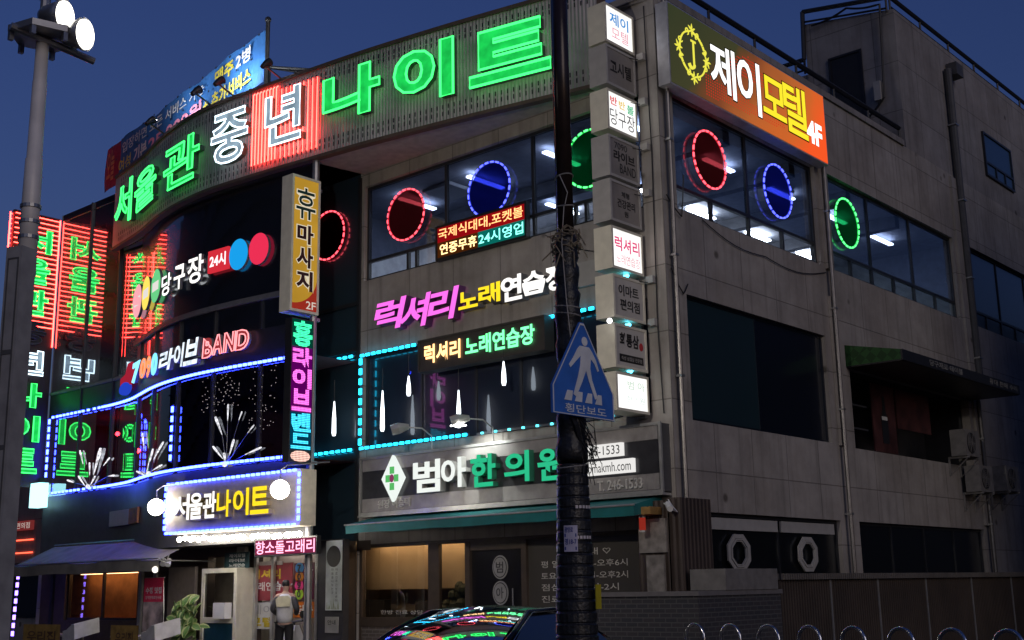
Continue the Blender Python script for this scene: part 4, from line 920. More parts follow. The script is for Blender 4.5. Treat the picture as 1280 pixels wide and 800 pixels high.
q = MB(); q.box(FY(-.62), rc[0] + .1, rc[1] - .1, rc[3], rc[3] + .15, -.1, 0.1); q.build('bracket', M_BLACK, cy)

# ---- motel box sign on the alley side
mo = thing('motel_sign', 'large lit box sign fading from olive to orange with white and yellow motel letters', 'sign', (.2, 3, 10.18))
FMo = FX(.3)
q = MB(); q.bx(.05, .295, -.03, 5.86, 10.17, 11.74); q.build('case', pbr('signbox_alu', (.5, .5, .52), .35, .3), mo)
mt = bpy.data.materials.new('motel_print'); mt.use_nodes = True; nt = mt.node_tree; nt.nodes.clear()
o_ = nt.nodes.new('ShaderNodeOutputMaterial'); e_ = nt.nodes.new('ShaderNodeEmission'); tc = nt.nodes.new('ShaderNodeTexCoord'); sp = nt.nodes.new('ShaderNodeSeparateXYZ')
nt.links.new(tc.outputs['Object'], sp.inputs[0]); nz = nt.nodes.new('ShaderNodeTexNoise'); nz.inputs['Scale'].default_value = .9; nt.links.new(tc.outputs['Object'], nz.inputs['Vector'])
ma = nt.nodes.new('ShaderNodeMath'); ma.operation = 'MULTIPLY_ADD'; ma.inputs[1].default_value = -1.1; ma.inputs[2].default_value = 12.1; nt.links.new(sp.outputs[2], ma.inputs[0])
ad = nt.nodes.new('ShaderNodeMath'); ad.operation = 'ADD'; nt.links.new(sp.outputs[1], ad.inputs[0]); nt.links.new(ma.outputs[0], ad.inputs[1])
a2 = nt.nodes.new('ShaderNodeMath'); a2.operation = 'MULTIPLY_ADD'; a2.inputs[1].default_value = 1.6; nt.links.new(nz.outputs['Fac'], a2.inputs[0]); nt.links.new(ad.outputs[0], a2.inputs[2])
mr = nt.nodes.new('ShaderNodeMapRange'); mr.inputs[1].default_value = .3; mr.inputs[2].default_value = 7.0; nt.links.new(a2.outputs[0], mr.inputs[0])
rp = nt.nodes.new('ShaderNodeValToRGB'); nt.links.new(mr.outputs[0], rp.inputs[0]); el = rp.color_ramp.elements
el[0].color = (.035, .042, .02, 1); el[1].position = .92; el[1].color = (.95, .10, .02, 1)
for p_, c_ in ((.30, (.05, .05, .022, 1)), (.42, (.19, .055, .022, 1)), (.62, (.45, .12, .03, 1)), (.78, (.62, .13, .025, 1))):
    x = el.new(p_); x.color = c_
nt.links.new(rp.outputs[0], e_.inputs[0]); e_.inputs[1].default_value = 1.0; nt.links.new(e_.outputs[0], o_.inputs[0])
MB().rect(FMo, 0.0, 5.83, 10.2, 11.71, .002).build('face', mt, mo)
q = MB()
for i in range(42):
    for j in range(8):
        for (a, b, c, d) in ((1.15, 10.32, .075, .055), (2.0, 11.12, .075, .065)):
            u, v = a + i * c * (.7 if b > 11 else 1.0), b + j * d
            if b < 11 and (abs(j - 3.5) > 3.9 - i * .07 or i > 38): continue
            if b > 11 and (i > 30 or j > 7 - abs(i - 14) * .25): continue
            q.disc(FMo, u, v, .016, .016, .003, .005, 6)
q.build('halftone_dots', emit('dot_red', (.8, .03, .02), .8), mo)
MBK = emit('letter_outline_black', (.01, .008, .006), .2)  # printed black outline round the motel letters
for s_, rc, k in (('제', RC((1.312, 10.489), (2.200, 11.487)), 'w'), ('이', RC((2.258, 10.430), (3.130, 11.531)), 'w'), ('모', RC((3.200, 10.598), (4.127, 11.409)), 'y'), ('텔', RC((4.034, 10.471), (5.018, 11.547)), 'y')):
    e_ = emit('motel_white', (1, 1, 1), 1.5) if k == 'w' else emit('motel_yellow', (.95, .78, .03), 1.1)
    u0, u1, v0, v1 = rc
    o_ = MB().text(FMo, s_, u0 - .022, u1 + .022, v0 - .025, v1 + .025, .006, w=.036).build('letter_outline', MBK, mo)
    MB().text(FMo, s_, u0, u1, v0, v1, .012, w=.02).build('letter', e_, o_)
u0, u1, v0, v1 = RC((4.964, 10.474), (5.633, 10.981))
MB().text(FMo, '4F', u0, u1, v0, v1, .012, w=.04).build('floor_number', MATS['motel_white'], mo)
jc, jt = (0.716, 10.951), (0.762, 11.468); jr = jt[1] - jc[1]; q = MB(); MYE = emit('crest_yellow', (.85, .8, .08), 1.05)
for k in range(28):
    a0 = 2 * math.pi * k / 28
    if k % 7 in (0,): continue
    q.tube([FMo(jc[0] + jr * .82 * math.cos(a0 + t), jc[1] + jr * .82 * math.sin(a0 + t), .02) for t in (0, .12, .2)], .018, 5)
for k in range(4):
    a0 = math.pi / 2 * k; c0, c1 = jc[0] + jr * .9 * math.cos(a0), jc[1] + jr * .9 * math.sin(a0)
    for j in range(6):
        b = a0 + R(60) * j; q.prism(FMo, [(c0, c1), (c0 + .07 * math.cos(b - .3), c1 + .07 * math.sin(b - .3)), (c0 + .13 * math.cos(b), c1 + .13 * math.sin(b)), (c0 + .07 * math.cos(b + .3), c1 + .07 * math.sin(b + .3))], .015, .025)
    for sg in (-1, 1):
        b = a0 + sg * .38; q.tube([FMo(jc[0] + jr * (.82 + .12 * math.sin(t)) * math.cos(b + sg * .1 * math.cos(t)), jc[1] + jr * (.82 + .12 * math.sin(t)) * math.sin(b + sg * .1 * math.cos(t)), .02) for t in span(0, 5, 8)], .012, 5)
jw = jr * .3
q.box(FMo, jc[0] + jw * .05, jc[0] + jw * .38, jc[1] - jr * .4, jc[1] + jr * .5, .01, .02); q.box(FMo, jc[0] - jw * .3, jc[0] + jw * .75, jc[1] + jr * .46, jc[1] + jr * .53, .01, .021)
q.tube([FMo(jc[0] + jw * .22 + jw * .55 * (math.cos(t) - 1), jc[1] - jr * .4 + jw * .5 * math.sin(t), .016) for t in span(0, -math.pi * .95, 8)], .03, 5)
q.build('crest', MYE, mo)

# ---- nine stacked box signs on the corner
FB9 = FX(-.40)
M_LIT = emit('lightbox_white', (1, .99, .97), 1.15, .1, 1.5); M_OFF = pbr('unlit_acrylic', (.55, .53, .49), .4, 0, .1, 2); M_OFFD = pbr('dark_acrylic', (.27, .25, .23), .35, 0, .15, 2)
tops = [11.61, 10.82, 9.99, 9.15, 8.35, 7.52, 6.68, 5.84, 5.03]
def ink(n, c): return emit(n, c, .9)
D_INK = pbr('black_ink', (.015, .014, .014), .5)
boxes = [
 ('lit white motel box sign with blue and pink letters, topmost of the corner stack', 1, [('제이', .14, .86, .52, .88, ink('ink_blue', (.04, .3, .75)), .02), ('모텔', .2, .84, .12, .46, ink('ink_pink', (.9, .3, .42)), .0)]),
 ('unlit grey box sign with three black letters, directly under the topmost box', 0, [('고시텔', .1, .9, .3, .7, D_INK, .025)]),
 ('lit white billiard box sign with three coloured letters over black ones', 1, [('반', .06, .32, .66, .9, ink('ink_red', (.85, .08, .1)), .02), ('반', .38, .62, .64, .88, ink('ink_yellow', (.9, .6, .1)), .02), ('볼', .68, .94, .6, .86, ink('ink_green', (.05, .55, .25)), .02), ('당구장', .04, .96, .1, .56, ink('ink_black', (.02, .02, .03)), .0)]),
 ('unlit brown-grey live band box sign directly under the billiard box', 0, [('7090', .16, .62, .74, .92, D_INK, .0), ('라이브', .12, .9, .4, .7, D_INK, .03), ('BAND', .34, .92, .1, .36, D_INK, .0)]),
 ('unlit dark grey box sign with faded small letters, fifth from the top', 0, [('체형', .36, .64, .66, .82, D_INK, .02), ('건강관리', .2, .84, .36, .6, D_INK, .02), ('원', .44, .58, .14, .3, D_INK, .02)]),
 ('lit white karaoke box sign with crimson letters and a teal glow beneath', 1, [('럭셔리', .06, .94, .44, .82, ink('ink_crimson', (.85, .04, .2)), .02), ('노래연습장', .1, .94, .1, .36, ink('ink_rose', (.9, .35, .45)), .0)]),
 ('unlit pale box sign with two lines of bold black letters, third from the bottom', 2, [('이마트', .14, .84, .54, .84, D_INK, .02), ('편의점', .18, .86, .16, .46, D_INK, .02)]),
 ('unlit pale box sign with brush letters, a red seal and a black strip', 2, [('화통삼', .12, .78, .5, .86, D_INK, .035)]),
 ('lit pale box sign with faint green letters, lowest of the nine', 1, [('범 아', .34, .92, .6, .86, ink('ink_pale_green', (.55, .75, .6)), .0), ('한의원', .3, .9, .2, .4, ink('ink_pale', (.7, .85, .8)), .0)])]
for i, (lab, lit, words) in enumerate(boxes):
    v1 = tops[i]; v0 = v1 - (.74 if i < 8 else .64)
    ly = -.05 - .012 * i
    t = thing('box_sign', lab, 'sign', (-.58, -.5, v0), 'box signs stacked on the building corner')
    q = MB(); q.bx(-.76, -.405, -.93 + ly * .6 - .0, -.10, v0, v1); q.frame(FB9, -.93 + ly * .6, -.10, v0, v1, .045, -.005, .015); q.bx(-.62, -.52, -.1, -.0, (v0 + v1) / 2 - .03, (v0 + v1) / 2 + .03)
    q.build('case', M_CREAM if lit != 0 else M_GREYB, t)
    a, b = -.885 + ly * .6, -.145
    MB().rect(FB9, a, b, v0 + .045, v1 - .045, .002).build('face', M_LIT if lit == 1 else (M_OFF if lit == 2 else M_OFFD), t)
    fw, fh = b - a, v1 - v0 - .09
    for s_, p, q_, r_, s2, m_, w in words:
        MB().text(FB9, s_, a + fw * p, a + fw * q_, v0 + .045 + fh * r_, v0 + .045 + fh * s2, .006, w=w).build('letters', m_, t)
    if i == 7:
        MB().rect(FB9, a + fw * .1, a + fw * .92, v0 + .045 + fh * .1, v0 + .045 + fh * .3, .005).build('black_strip', D_INK, t)
        MB().text(FB9, '숙성 삼겹살 전문점', a + fw * .16, a + fw * .86, v0 + .045 + fh * .15, v0 + .045 + fh * .25, .008, w=.0).build('strip_letters', M_OFF, t)
        MB().disc(FB9, a + fw * .86, v0 + .045 + fh * .58, .055, .07, .003, .006, 16).build('red_seal', pbr('seal_red', (.5, .03, .04), .5), t)
bk = MB(); bk.bx(-.66, -.5, -.09, -.004, 4.35, 11.7)
tag(bk.build('sign_rail', M_GALV), 'vertical steel rail on the corner that the nine box signs hang from', 'rail')
for z, c, lab in ((6.70, 'teal', 'small teal lamp under the lit karaoke box sign'), (5.05, 'teal', 'small teal lamp between the two unlit pale box signs'), (4.25, 'teal', 'small teal lamp under the brush lettered box sign')):
    zz = {6.70: 6.73, 5.05: 5.06 + .03, 4.25: 5.88}[z]
    q = MB(); q.sphere((-.44, -.52, zz), .035, 10, 6); q.bx(-.5, -.44, -.55, -.5, zz - .01, zz + .02)
    tag(q.build('teal_lamp', emit('teal_lamp', (.1, .7, 1), 6)), lab, 'lamp')
pt = (-1.173, 5.835); q = MB(); q.sphere((-.36, pt[0], pt[1]), .045, 10, 6); tag(q.build('white_lamp', emit('white_spot', (1, .98, 1), 5)), 'small round white lamp at the edge of the unlit pale box sign', 'lamp')

# ---- clinic fascia sign
cs = thing('clinic_sign', 'long grey and black clinic fascia with white and green raised letters and a diamond logo', 'sign', (-3.8, -.2, 3.1))
FC = FY(-.22)
q = MB(); q.bx(-7.5, -.08, -.215, -.002, 3.10, 4.22); q.build('case', M_CHAR, cs)
q = MB(); q.box(FC, -7.42, -.16, 3.96, 4.2, -.004, .012); q.box(FC, -7.42, -.16, 3.14, 3.40, -.004, .012)
for x in (-.62, -.42, -.26): q.box(FC, x - .012, x + .012, 3.14, 3.40, .012, .02); q.box(FC, x - .012, x + .012, 3.96, 4.2, .012, .02)
q.build('grey_strip', pbr('strip_grey', (.36, .34, .33), .35, .2), cs)
q = MB(); q.box(FC, -7.42, -.16, 3.41, 3.95, -.004, .005); q.build('black_strip', pbr('strip_black', (.045, .045, .05), .22), cs)
q = MB(); q.frame(FC, -7.5, -.08, 3.08, 4.24, .05, .0, .04); q.box(FC, -7.5, -.08, 3.04, 3.08, -.2, .06); q.build('border', M_ALU, cs)
MCW = emit('clinic_white', (.95, 1, .95), .95); MCG = emit('clinic_green', (.03, .62, .30), .85); MCS = pbr('clinic_side', (.5, .5, .48), .4)
for s_, rc, k in (('범', RC((-5.805, 3.416), (-5.063, 4.033)), 'w'), ('아', RC((-5.045, 3.458), (-4.392, 4.023)), 'w'), ('한', RC((-4.277, 3.422), (-3.646, 4.019)), 'g'), ('의', RC((-3.442, 3.452), (-2.838, 4.006)), 'g'), ('원', RC((-2.649, 3.426), (-2.066, 4.009)), 'g')):
    MB().text(FC, s_, *rc, .02, .15, .03, 0, 0, 1).build('letter', [MCW if k == 'w' else MCG, MCS if k == 'w' else pbr('clinic_side_green', (.05, .3, .18), .4)], cs)
c = (-6.447, 3.757); hw, hh = .31, .46
q = MB(); q.prism(FC, [(c[0] - hw, c[1]), (c[0], c[1] - hh), (c[0] + hw, c[1]), (c[0], c[1] + hh)], .02, .10); dm = q.build('diamond_logo', emit('logo_white', (.92, 1, .95), .95), cs)
q = MB()
for a, b in ((-.1, .1), (.1, .1), (0, 0), (0, -.0)): pass
for du, dv in ((0, .16), (0, -.16), (-.12, 0), (.12, 0)): q.box(FC, c[0] + du - .062, c[0] + du + .062, c[1] + dv - .07, c[1] + dv + .07, .10, .108)
q.build('green_cross', emit('logo_green', (.12, .6, .16), .8), dm)
q = MB(); q.disc(FC, c[0], c[1], .062, .08, .108, .115, 16); q.build('logo_core', emit('logo_violet', (.3, .05, .15), .8), dm)
for s_, rc in (('246-1533', RC((-1.640, 3.699), (-0.847, 3.957))), ('bomakmh.com', RC((-1.649, 3.467), (-0.627, 3.723)))):
    u0, u1, v0, v1 = rc; v0, v1 = ((3.74, 3.96) if s_[0] == '2' else (3.45, 3.68))
    q = MB(); q.box(FC, u0 - .05, u1, v0, v1, .01, .09); x_ = q.build('white_box', emit('clinic_box', (1, .98, .95), .85), cs)
    MB().text(FC, s_, u0, u1 - .04, v0 + .035, v1 - .035, .094, w=.0).build('box_letters', D_INK, x_)
u0, u1, v0, v1 = RC((-1.419, 3.180), (-0.485, 3.303))
MB().text(FC, 'T. 246-1533', u0, u1, 3.18, 3.35, .02, .05, .01).build('raised_number', pbr('raised_grey', (.66, .64, .60), .35, .1), cs)
u0, u1, v0, v1 = RC((-6.931, 3.236), (-6.014, 3.416))
MB().text(FC, '원장 이승택', u0, u1, 3.19, 3.36, .015, .04, .01).build('raised_name', MATS['raised_grey'], cs)
for hx, lit, lab in ((-4.15, 1, 'lit gooseneck sign lamp over the green clinic letters'), (-5.75, 0, 'unlit gooseneck sign lamp over the white clinic letters')):
    t = thing('sign_lamp', lab, 'lamp', (hx + .25, -.25, 4.22), 'gooseneck lamps on the clinic sign')
    q = MB(); q.tube([(hx + .35, -.24, 4.22), (hx + .35, -.26, 4.5), (hx + .28, -.45, 4.64), (hx + .1, -.7, 4.66)], .015, 6); q.build('arm', M_ALU, t)
    q = MB(); q.tube([(hx + .14, -.66, 4.67), (hx, -.8, 4.64), (hx - .1, -.9, 4.6)], [.05, .11, .10], 8); q.build('lamp_head', M_ALU, t)
    if lit:
        q = MB(); q.bx(hx - .12, hx + .12, -.9, -.72, 4.52, 4.54); q.build('lens', emit('sign_lamp_lens', (1, 1, .95), 12), t)
        ld = bpy.data.lights.new('sign_lamp_light', 'SPOT'); ld.energy = 90; ld.spot_size = R(110); ld.spot_blend = .8; ld.shadow_soft_size = .06; ld.color = (.95, 1, .95)
        lo = bpy.data.objects.new('sign_lamp_light', ld); COL.objects.link(lo); lo.location = (hx, -.78, 4.5); lo.rotation_euler = Vector((0.1, .55, -.6)).to_track_quat('-Z', 'Y').to_euler()

# ---- awnings
M_TEAL = pbr('teal_canvas', (.010, .16, .165), .6, 0, .2, 3)
aw = thing('clinic_awning', 'long teal canvas awning over the clinic shopfront', 'awning', (-3.7, -.4, 2.7))
q = MB(); ax = span(-7.25, -.28, 14)
for a, b in zip(ax, ax[1:]):
    q.quad((a, -.02, 3.05), (b, -.02, 3.05), (b, -.82, 2.87), (a, -.82, 2.87)); q.quad((a, -.822, 2.87), (b, -.822, 2.87), (b, -.80, 2.70 + .008 * math.sin(b * 9)), (a, -.80, 2.70 + .008 * math.sin(a * 9)))
q.quad((-7.25, -.02, 3.05), (-7.25, -.82, 2.87), (-7.25, -.8, 2.7), (-7.25, -.02, 2.8)); q.quad((-.28, -.02, 3.05), (-.28, -.82, 2.87), (-.28, -.8, 2.7), (-.28, -.02, 2.8))
q.build('canvas', M_TEAL, aw)
q = MB(); q.tube([(-7.27, -.825, 2.87), (-.26, -.825, 2.87)], .018, 6); q.tube([(-7.27, -.03, 3.07), (-.26, -.03, 3.07)], .03, 6); q.build('rail', M_ALU, aw)
a2_ = thing('restaurant_awning', 'faded grey-navy canvas awning over the ground floor left of the entrance', 'awning', (-15, -1.5, 2.2))
q = MB(); ax = span(-18.4, -11.9, 18)
for a, b in zip(ax, ax[1:]):
    s0, s1 = .03 * math.sin(a * 2.2), .03 * math.sin(b * 2.2)
    q.quad((a, -.9, 2.84), (b, -.9, 2.84), (b, -2.0, 2.34 + s1), (a, -2.0, 2.34 + s0)); q.quad((a, -2.002, 2.34 + s0), (b, -2.002, 2.34 + s1), (b, -1.99, 2.1 + s1 * .5), (a, -1.99, 2.1 + s0 * .5))
q.build('canvas', pbr('faded_canvas', (.21, .20, .165), .7, 0, .3, 2.2), a2_)
q = MB(); q.tube([(-18.4, -2.0, 2.36), (-11.9, -2.0, 2.36)], .02, 6); q.tube([(-18.4, -.9, 2.86), (-11.9, -.9, 2.86)], .035, 6)
for x in (-18.3, -15.0, -12.0): q.tube([(x, -.5, 2.3), (x, -2.0, 2.32)], .016, 5)
q.build('arms', M_GALV, a2_)
q = MB(); q.sphere((-12.0, -2.02, 2.12), .07, 10, 6); tag(q.build('awning_bulb', emit('awning_bulb', (1, .95, .85), 1.6)), 'small white bulb at the right corner of the faded canvas awning', 'lamp')
q = MB(); q.bx(-14.6, -13.3, -1.4, -1.34, 3.3, 3.75); q.bx(-13.28, -12.7, -1.3, -1.24, 3.3, 3.75)
sg_ = thing('faded_wall_sign', 'unlit grey wall sign with an orange end on the dark band above the canvas awning', 'sign', (-13.7, -1.4, 3.3))
q = MB(); q.box(BF, -16.3, -15.1, 3.25, 3.62, .01, .06); q.build('grey_panel', M_GREYB, sg_); q = MB(); q.box(BF, -15.08, -14.3, 3.25, 3.62, .01, .06); q.build('orange_panel', pbr('faded_orange', (.35, .14, .03), .6, 0, .3), sg_)

# ---- pipes and wiring on the alley side
def pipe(x, y, z0, z1, r, lab, m=None, group='downpipes on the alley side'):
    t = thing('downpipe', lab, 'pipe', (x, y, z0), group)
    MB().tube([(x, y, z0), (x, y, z1)], r, 10).build('tube', m or M_PIPE, t)
    q = MB(); z = z0 + .7
    while z < z1: q.bx(x - r - .012, x + r + .012, y - r - .012, y + r + .012, z - .02, z + .02); q.bx(.004, x, y - .012, y + .012, z - .012, z + .012); q.cut(); z += 2.1
    q.each('clamp', M_GALV, t)
pipe(.09, .16, .13, 11.9, .04, 'stainless downpipe on the building corner beside the box signs')
pipe(.12, (5.984, 5.219)[0], .13, 11.8, .042, 'stainless downpipe between the navy window and the green canopy')
pipe(.12, 13.57, .13, 6.0, .05, 'thin steel downpipe under the far end of the green canopy')
pipe(.12, (13.789, 12.430)[0], 6.4, 15.0, .10, 'dark square headed downpipe on the top storey', pbr('dark_pipe', (.07, .07, .075), .6))
q = MB(); yy = (13.681, 14.844)[0]; q.bx(.02, .3, yy + .3, yy + .75, 14.9, 15.25); tag(q.build('rain_hopper', MATS['dark_pipe']), 'dark rain hopper at the head of the top storey downpipe', 'hopper')
def wire(pts, r, lab, name='cable', m=None):
    P = []
    for a, b in zip(pts, pts[1:]):
        for k in range(8):
            t = k / 8; p = [lerp(a[i], b[i], t) for i in range(3)]; p[2] -= math.sin(math.pi * t) * .1 * math.hypot(*(a[i] - b[i] for i in range(3))) * .6; P.append(p)
    P.append(pts[-1]); return tag(MB().tube(P, r, 5).build(name, m or M_WIRE), lab, 'cable')
wire([(.05, .05, 8.2), (.05, .5, 7.9), (.05, .62, 8.7)], .012, 'loose black cable looping on the corner below the alley windows')
wire([(.04, .1, 6.9), (.04, .45, 6.5), (.04, .6, 6.7)], .012, 'loose black cable loop above the navy window')
wire([(.03, 1.2, 8.0), (.03, 3.4, 7.75), (.03, 5.9, 7.9)], .01, 'thin cable sagging along the wall under the alley windows')
wire([(-.05, -.3, 2.9), (.2, -.3, 2.75), (.05, -.32, 2.95)], .012, 'white cable coil hanging beside the security camera', m=M_WHITE)
wire([(-2.6, -.05, 8.0), (-1.2, -.05, 7.4), (-.7, -.1, 7.6)], .008, 'thin black cable under the front billiard windows')

# ---- roof railings
def rail(pts, lab, h=.35):
    q = MB()
    for a, b in zip(pts, pts[1:]):
        q.tube([a, b], .06, 6); q.tube([(a[0], a[1], a[2] - h * .75), (b[0], b[1], b[2] - h * .75)], .03, 5)
        n = max(1, int(math.hypot(b[0] - a[0], b[1] - a[1]) / 1.7))
        for k in range(n + 1):
            p = [lerp(a[i], b[i], k / n) for i in range(3)]; q.tube([p, (p[0], p[1], p[2] - h)], .03, 5)
    return tag(q.build('roof_railing', M_BLACK), lab, 'railing')
rail([(-.1, .3, 12.5), (-.1, 10.7, 12.5)], 'black pipe railing along the main roof edge above the motel sign', .45)
rail([(-4.4, 10.75, 16.0 - .9), (-2.5, 10.75, 15.1), (-2.45, 10.75, 16.45), (-.15, 10.75, 16.05)], 'black pipe railing stepping up to the top storey roof', .4)
rail([(-.1, 10.85, 16.1), (-.1, 25.9, 16.25)], 'black pipe railing along the top storey roof edge', .38)
wire([(-2.2, 10.7, 15.95), (-1.2, 10.7, 16.1), (-.3, 10.7, 15.9), (-.4, 10.7, 13.4), (-1.0, 10.7, 12.9)], .03, 'bundle of black cables drooping from the top storey roof corner')
q = MB(); q.bx(-.62, -.45, 10.62, 10.78, 13.35, 13.85); tag(q.build('meter_box', M_GREYB), 'small pale box hanging on the cables at the top storey corner', 'box')

# ---- green canopy over the upper alley stall, posters, air conditioners
cn = thing('green_canopy', 'sloping green checked canopy with a dark lettered edge on the alley side', 'canopy', (.6, 9.8, 6.0))
q = MB(); Y0_, Y1_ = 6.55, 13.3
q.quad((.004, Y0_, 6.45), (1.2, Y0_, 6.2), (1.2, Y1_, 6.2), (.004, Y1_, 6.45)); q.quad((.004, Y0_, 6.0), (1.2, Y0_, 6.0), (1.2, Y0_, 6.2), (.004, Y0_, 6.45))
cm = bpy.data.materials.new('green_check'); cm.use_nodes = True; nt = cm.node_tree; b_ = nt.nodes['Principled BSDF']; b_.inputs['Roughness'].default_value = .7
tc = nt.nodes.new('ShaderNodeTexCoord'); mp = nt.nodes.new('ShaderNodeMapping'); mp.inputs['Rotation'].default_value = (R(20), R(45), R(10)); ck = nt.nodes.new('ShaderNodeTexChecker'); ck.inputs['Scale'].default_value = 6
ck.inputs['Color1'].default_value = (.025, .10, .022, 1); ck.inputs['Color2'].default_value = (.012, .055, .010, 1)
nt.links.new(tc.outputs['Object'], mp.inputs[0]); nt.links.new(mp.outputs[0], ck.inputs[0]); nt.links.new(ck.outputs[0], b_.inputs['Base Color'])
q.build('canvas', cm, cn)
q = MB(); q.bx(1.2, 1.24, Y0_, Y1_, 5.98, 6.2); q.bx(.01, 1.2, Y0_ + .01, Y1_, 5.97, 6.0); q.build('edge', M_BLACK, cn)
q = MB(); q.text(FX(1.245), '당구재료·테이블', 7.9, 9.7, 6.03, 6.16, .0, w=.01); q.cut(); q.text(FX(1.245), '큐대 판매 수리', 11.3, 13.1, 6.03, 6.16, .0, w=.01); q.each('edge_lettering', pbr('dusty_white', (.3, .3, .28), .7), cn)
st = MB(); st.rect(FX(-1.2), 6.7, 13.2, 4.3, 6.0); st.quad((-.2, 6.7, 4.3), (-1.2, 6.7, 4.3), (-1.2, 6.7, 6), (-.2, 6.7, 6)); st.quad((-.2, 13.2, 4.3), (-1.2, 13.2, 4.3), (-1.2, 13.2, 6), (-.2, 13.2, 6)); st.quad((-.2, 6.7, 4.31), (-.2, 13.2, 4.31), (-1.2, 13.2, 4.31), (-1.2, 6.7, 4.31)); st.quad((-.2, 6.7, 5.99), (-.2, 13.2, 5.99), (-1.2, 13.2, 5.99), (-1.2, 6.7, 5.99))
for z in (4.75, 5.25): st.bx(-.5, -.15, 6.75, 7.7, z, z + .04)
st.build('stall_recess', M_DARK, B)
for (a, b, c, d), col, lab in (((8.0, 9.15, 4.35, 5.85), (.07, .024, .022), 'dim red poster of a bottle standing in the recess under the green canopy'), ((9.25, 11.1, 4.95, 5.85), (.07, .022, .018), 'dim reddish picture panel beside the bottle poster under the green canopy')):
    t = thing('poster', lab, 'poster', (-.18, a, c)); F = FX(-.16)
    q = MB(); q.box(F, a, b, c, d, -.03, 0); q.build('sheet', pbr('poster_' + str(int(a)), col, .5, 0, .5, 3), t)
    if a < 9:
        q = MB(); m_ = (a + b) / 2; q.prism(F, [(m_ - .16, c + .2), (m_ + .16, c + .2), (m_ + .17, c + .75), (m_ + .07, c + .95), (m_ + .06, c + 1.25), (m_ - .06, c + 1.25), (m_ - .07, c + .95), (m_ - .17, c + .75)], .002, .006); q.build('bottle_print', M_BLACK, t)
        q = MB(); q.rect(F, m_ - .14, m_ + .14, c + .72, c + .8, .008); q.build('label_print', M_WHITE, t)
M_AC = pbr('dusty_casing', (.22, .21, .20), .6, 0, .25, 5)
def ac(y, z, lab):
    t = thing('air_conditioner', lab, 'air conditioner', (.3, y, z), 'outdoor air conditioner units')
    q = MB(); q.bx(.12, .48, y - .42, y + .42, z, z + .62); q.build('case', M_AC, t)
    q = MB(); F = FX(.482); q.disc(F, y - .08, z + .31, .25, .25, 0, .012, 24); c_ = q.build('fan_opening', M_BLACK, t)
    q = MB()
    for k in range(5): q.tube([F(y - .08 + (.05 + .048 * k) * math.cos(a), z + .31 + (.05 + .048 * k) * math.sin(a), .022) for a in span(0, 2 * math.pi, 20)[:-1]], .005, 4, True)
    for k in range(6): q.tube([F(y - .08, z + .31, .024), F(y - .08 + .25 * math.cos(k * 1.047), z + .31 + .25 * math.sin(k * 1.047), .024)], .006, 4)
    q.build('fan_guard', M_AC, c_)
    q = MB()
    for yy in (y - .33, y + .33): q.bx(.004, .5, yy - .02, yy + .02, z - .05, z - .002); q.bx(.004, .04, yy - .02, yy + .02, z - .45, z - .05); q.tube([(.04, yy, z - .42), (.46, yy, z - .05)], .014, 5)
    q.build('bracket', M_AC, t)
ac(11.9, 4.45, 'small air conditioner unit highest on the alley wall beneath the canopy')
ac(12.6, 3.65, 'air conditioner unit on a bracket lower on the alley wall, nearer the street')
ac(14.4, 3.75, 'air conditioner unit farthest along the alley wall')

# ---- planter wall, fence, hoop barriers
pl = thing('planter_wall', 'low dark brick planter wall wrapping the building corner', 'wall', (0, -.8, .1))
q = MB(); q.bx(-1.15, .95, -.98, -.72, .13, 1.44); q.bx(.72, .95, -.72, 1.5, .13, 1.44); q.build('brickwork', brickmat('planter_brick', (.055, .05, .055), (.04, .042, .05), (.10, .10, .10)), pl)
q = MB(); q.bx(-1.18, .98, -1.01, -.7, 1.44, 1.51); q.bx(.7, .98, -.7, 1.52, 1.44, 1.51); q.build('coping', pbr('coping_stone', (.17, .16, .16), .7), pl)
q = MB(); q.bx(.35, 1.0, -.25, 1.35, 1.515, 1.84); tag(q.build('utility_cabinet', pbr('cabinet_grey', (.20, .19, .18), .6, 0, .2)), 'pale grey cabinet on the planter wall below the octagon ornaments', 'cabinet')
fn = thing('corrugated_fence', 'brown corrugated metal fence with a ribbed cap along the alley', 'fence', (.9, 7, .1))
MB().bx(.88, .93, 1.56, 14.5, .13, 1.66).build('sheet', ribbed('fence_sheet', (.06, .044, .033), .09, .6), fn)
MB().bx(.80, 1.02, 1.54, 14.5, 1.66, 1.76).build('cap', ribbed('fence_cap', (.14, .125, .11), .08, .5), fn)
q = MB()
for y in (3.3, 5.2, 7.4, 9.8, 12.2): q.bx(.931, .95, y - .02, y + .02, .13, 1.66)
q.build('posts', M_ALU, fn)
P0, P1 = (1.194, -1.485), (6.092, -2.736)
hb_ = thing('hoop_barrier', 'stainless hoop barrier nearest the utility pole', 'barrier', (P0[0], P0[1], .12), 'stainless hoop barriers along the kerb')
hd = math.atan2(P1[1] - P0[1], P1[0] - P0[0])
q = MB(); q.tube([(-.19, 0, 0)] + [(-.19 * math.cos(a), 0, .74 + .19 * math.sin(a)) for a in span(0, math.pi, 12)] + [(.19, 0, 0)], .024, 10)
hp = q.build('hoop', M_STEEL, None, True); hp.parent = hb_
q = MB(); q.tube([(-.19, 0, .0), (-.19, 0, .02)], .06, 10); q.tube([(.19, 0, 0), (.19, 0, .02)], .06, 10); q.tube([(-.19, 0, .45), (.19, 0, .45)], .016, 8); fl = q.build('foot', M_STEEL); fl.parent = hb_
hb_.rotation_euler = (0, 0, hd); hb_.scale = (1, 1, 1)
ords = ['', 'second', 'third', 'fourth', 'fifth', 'sixth', 'seventh']
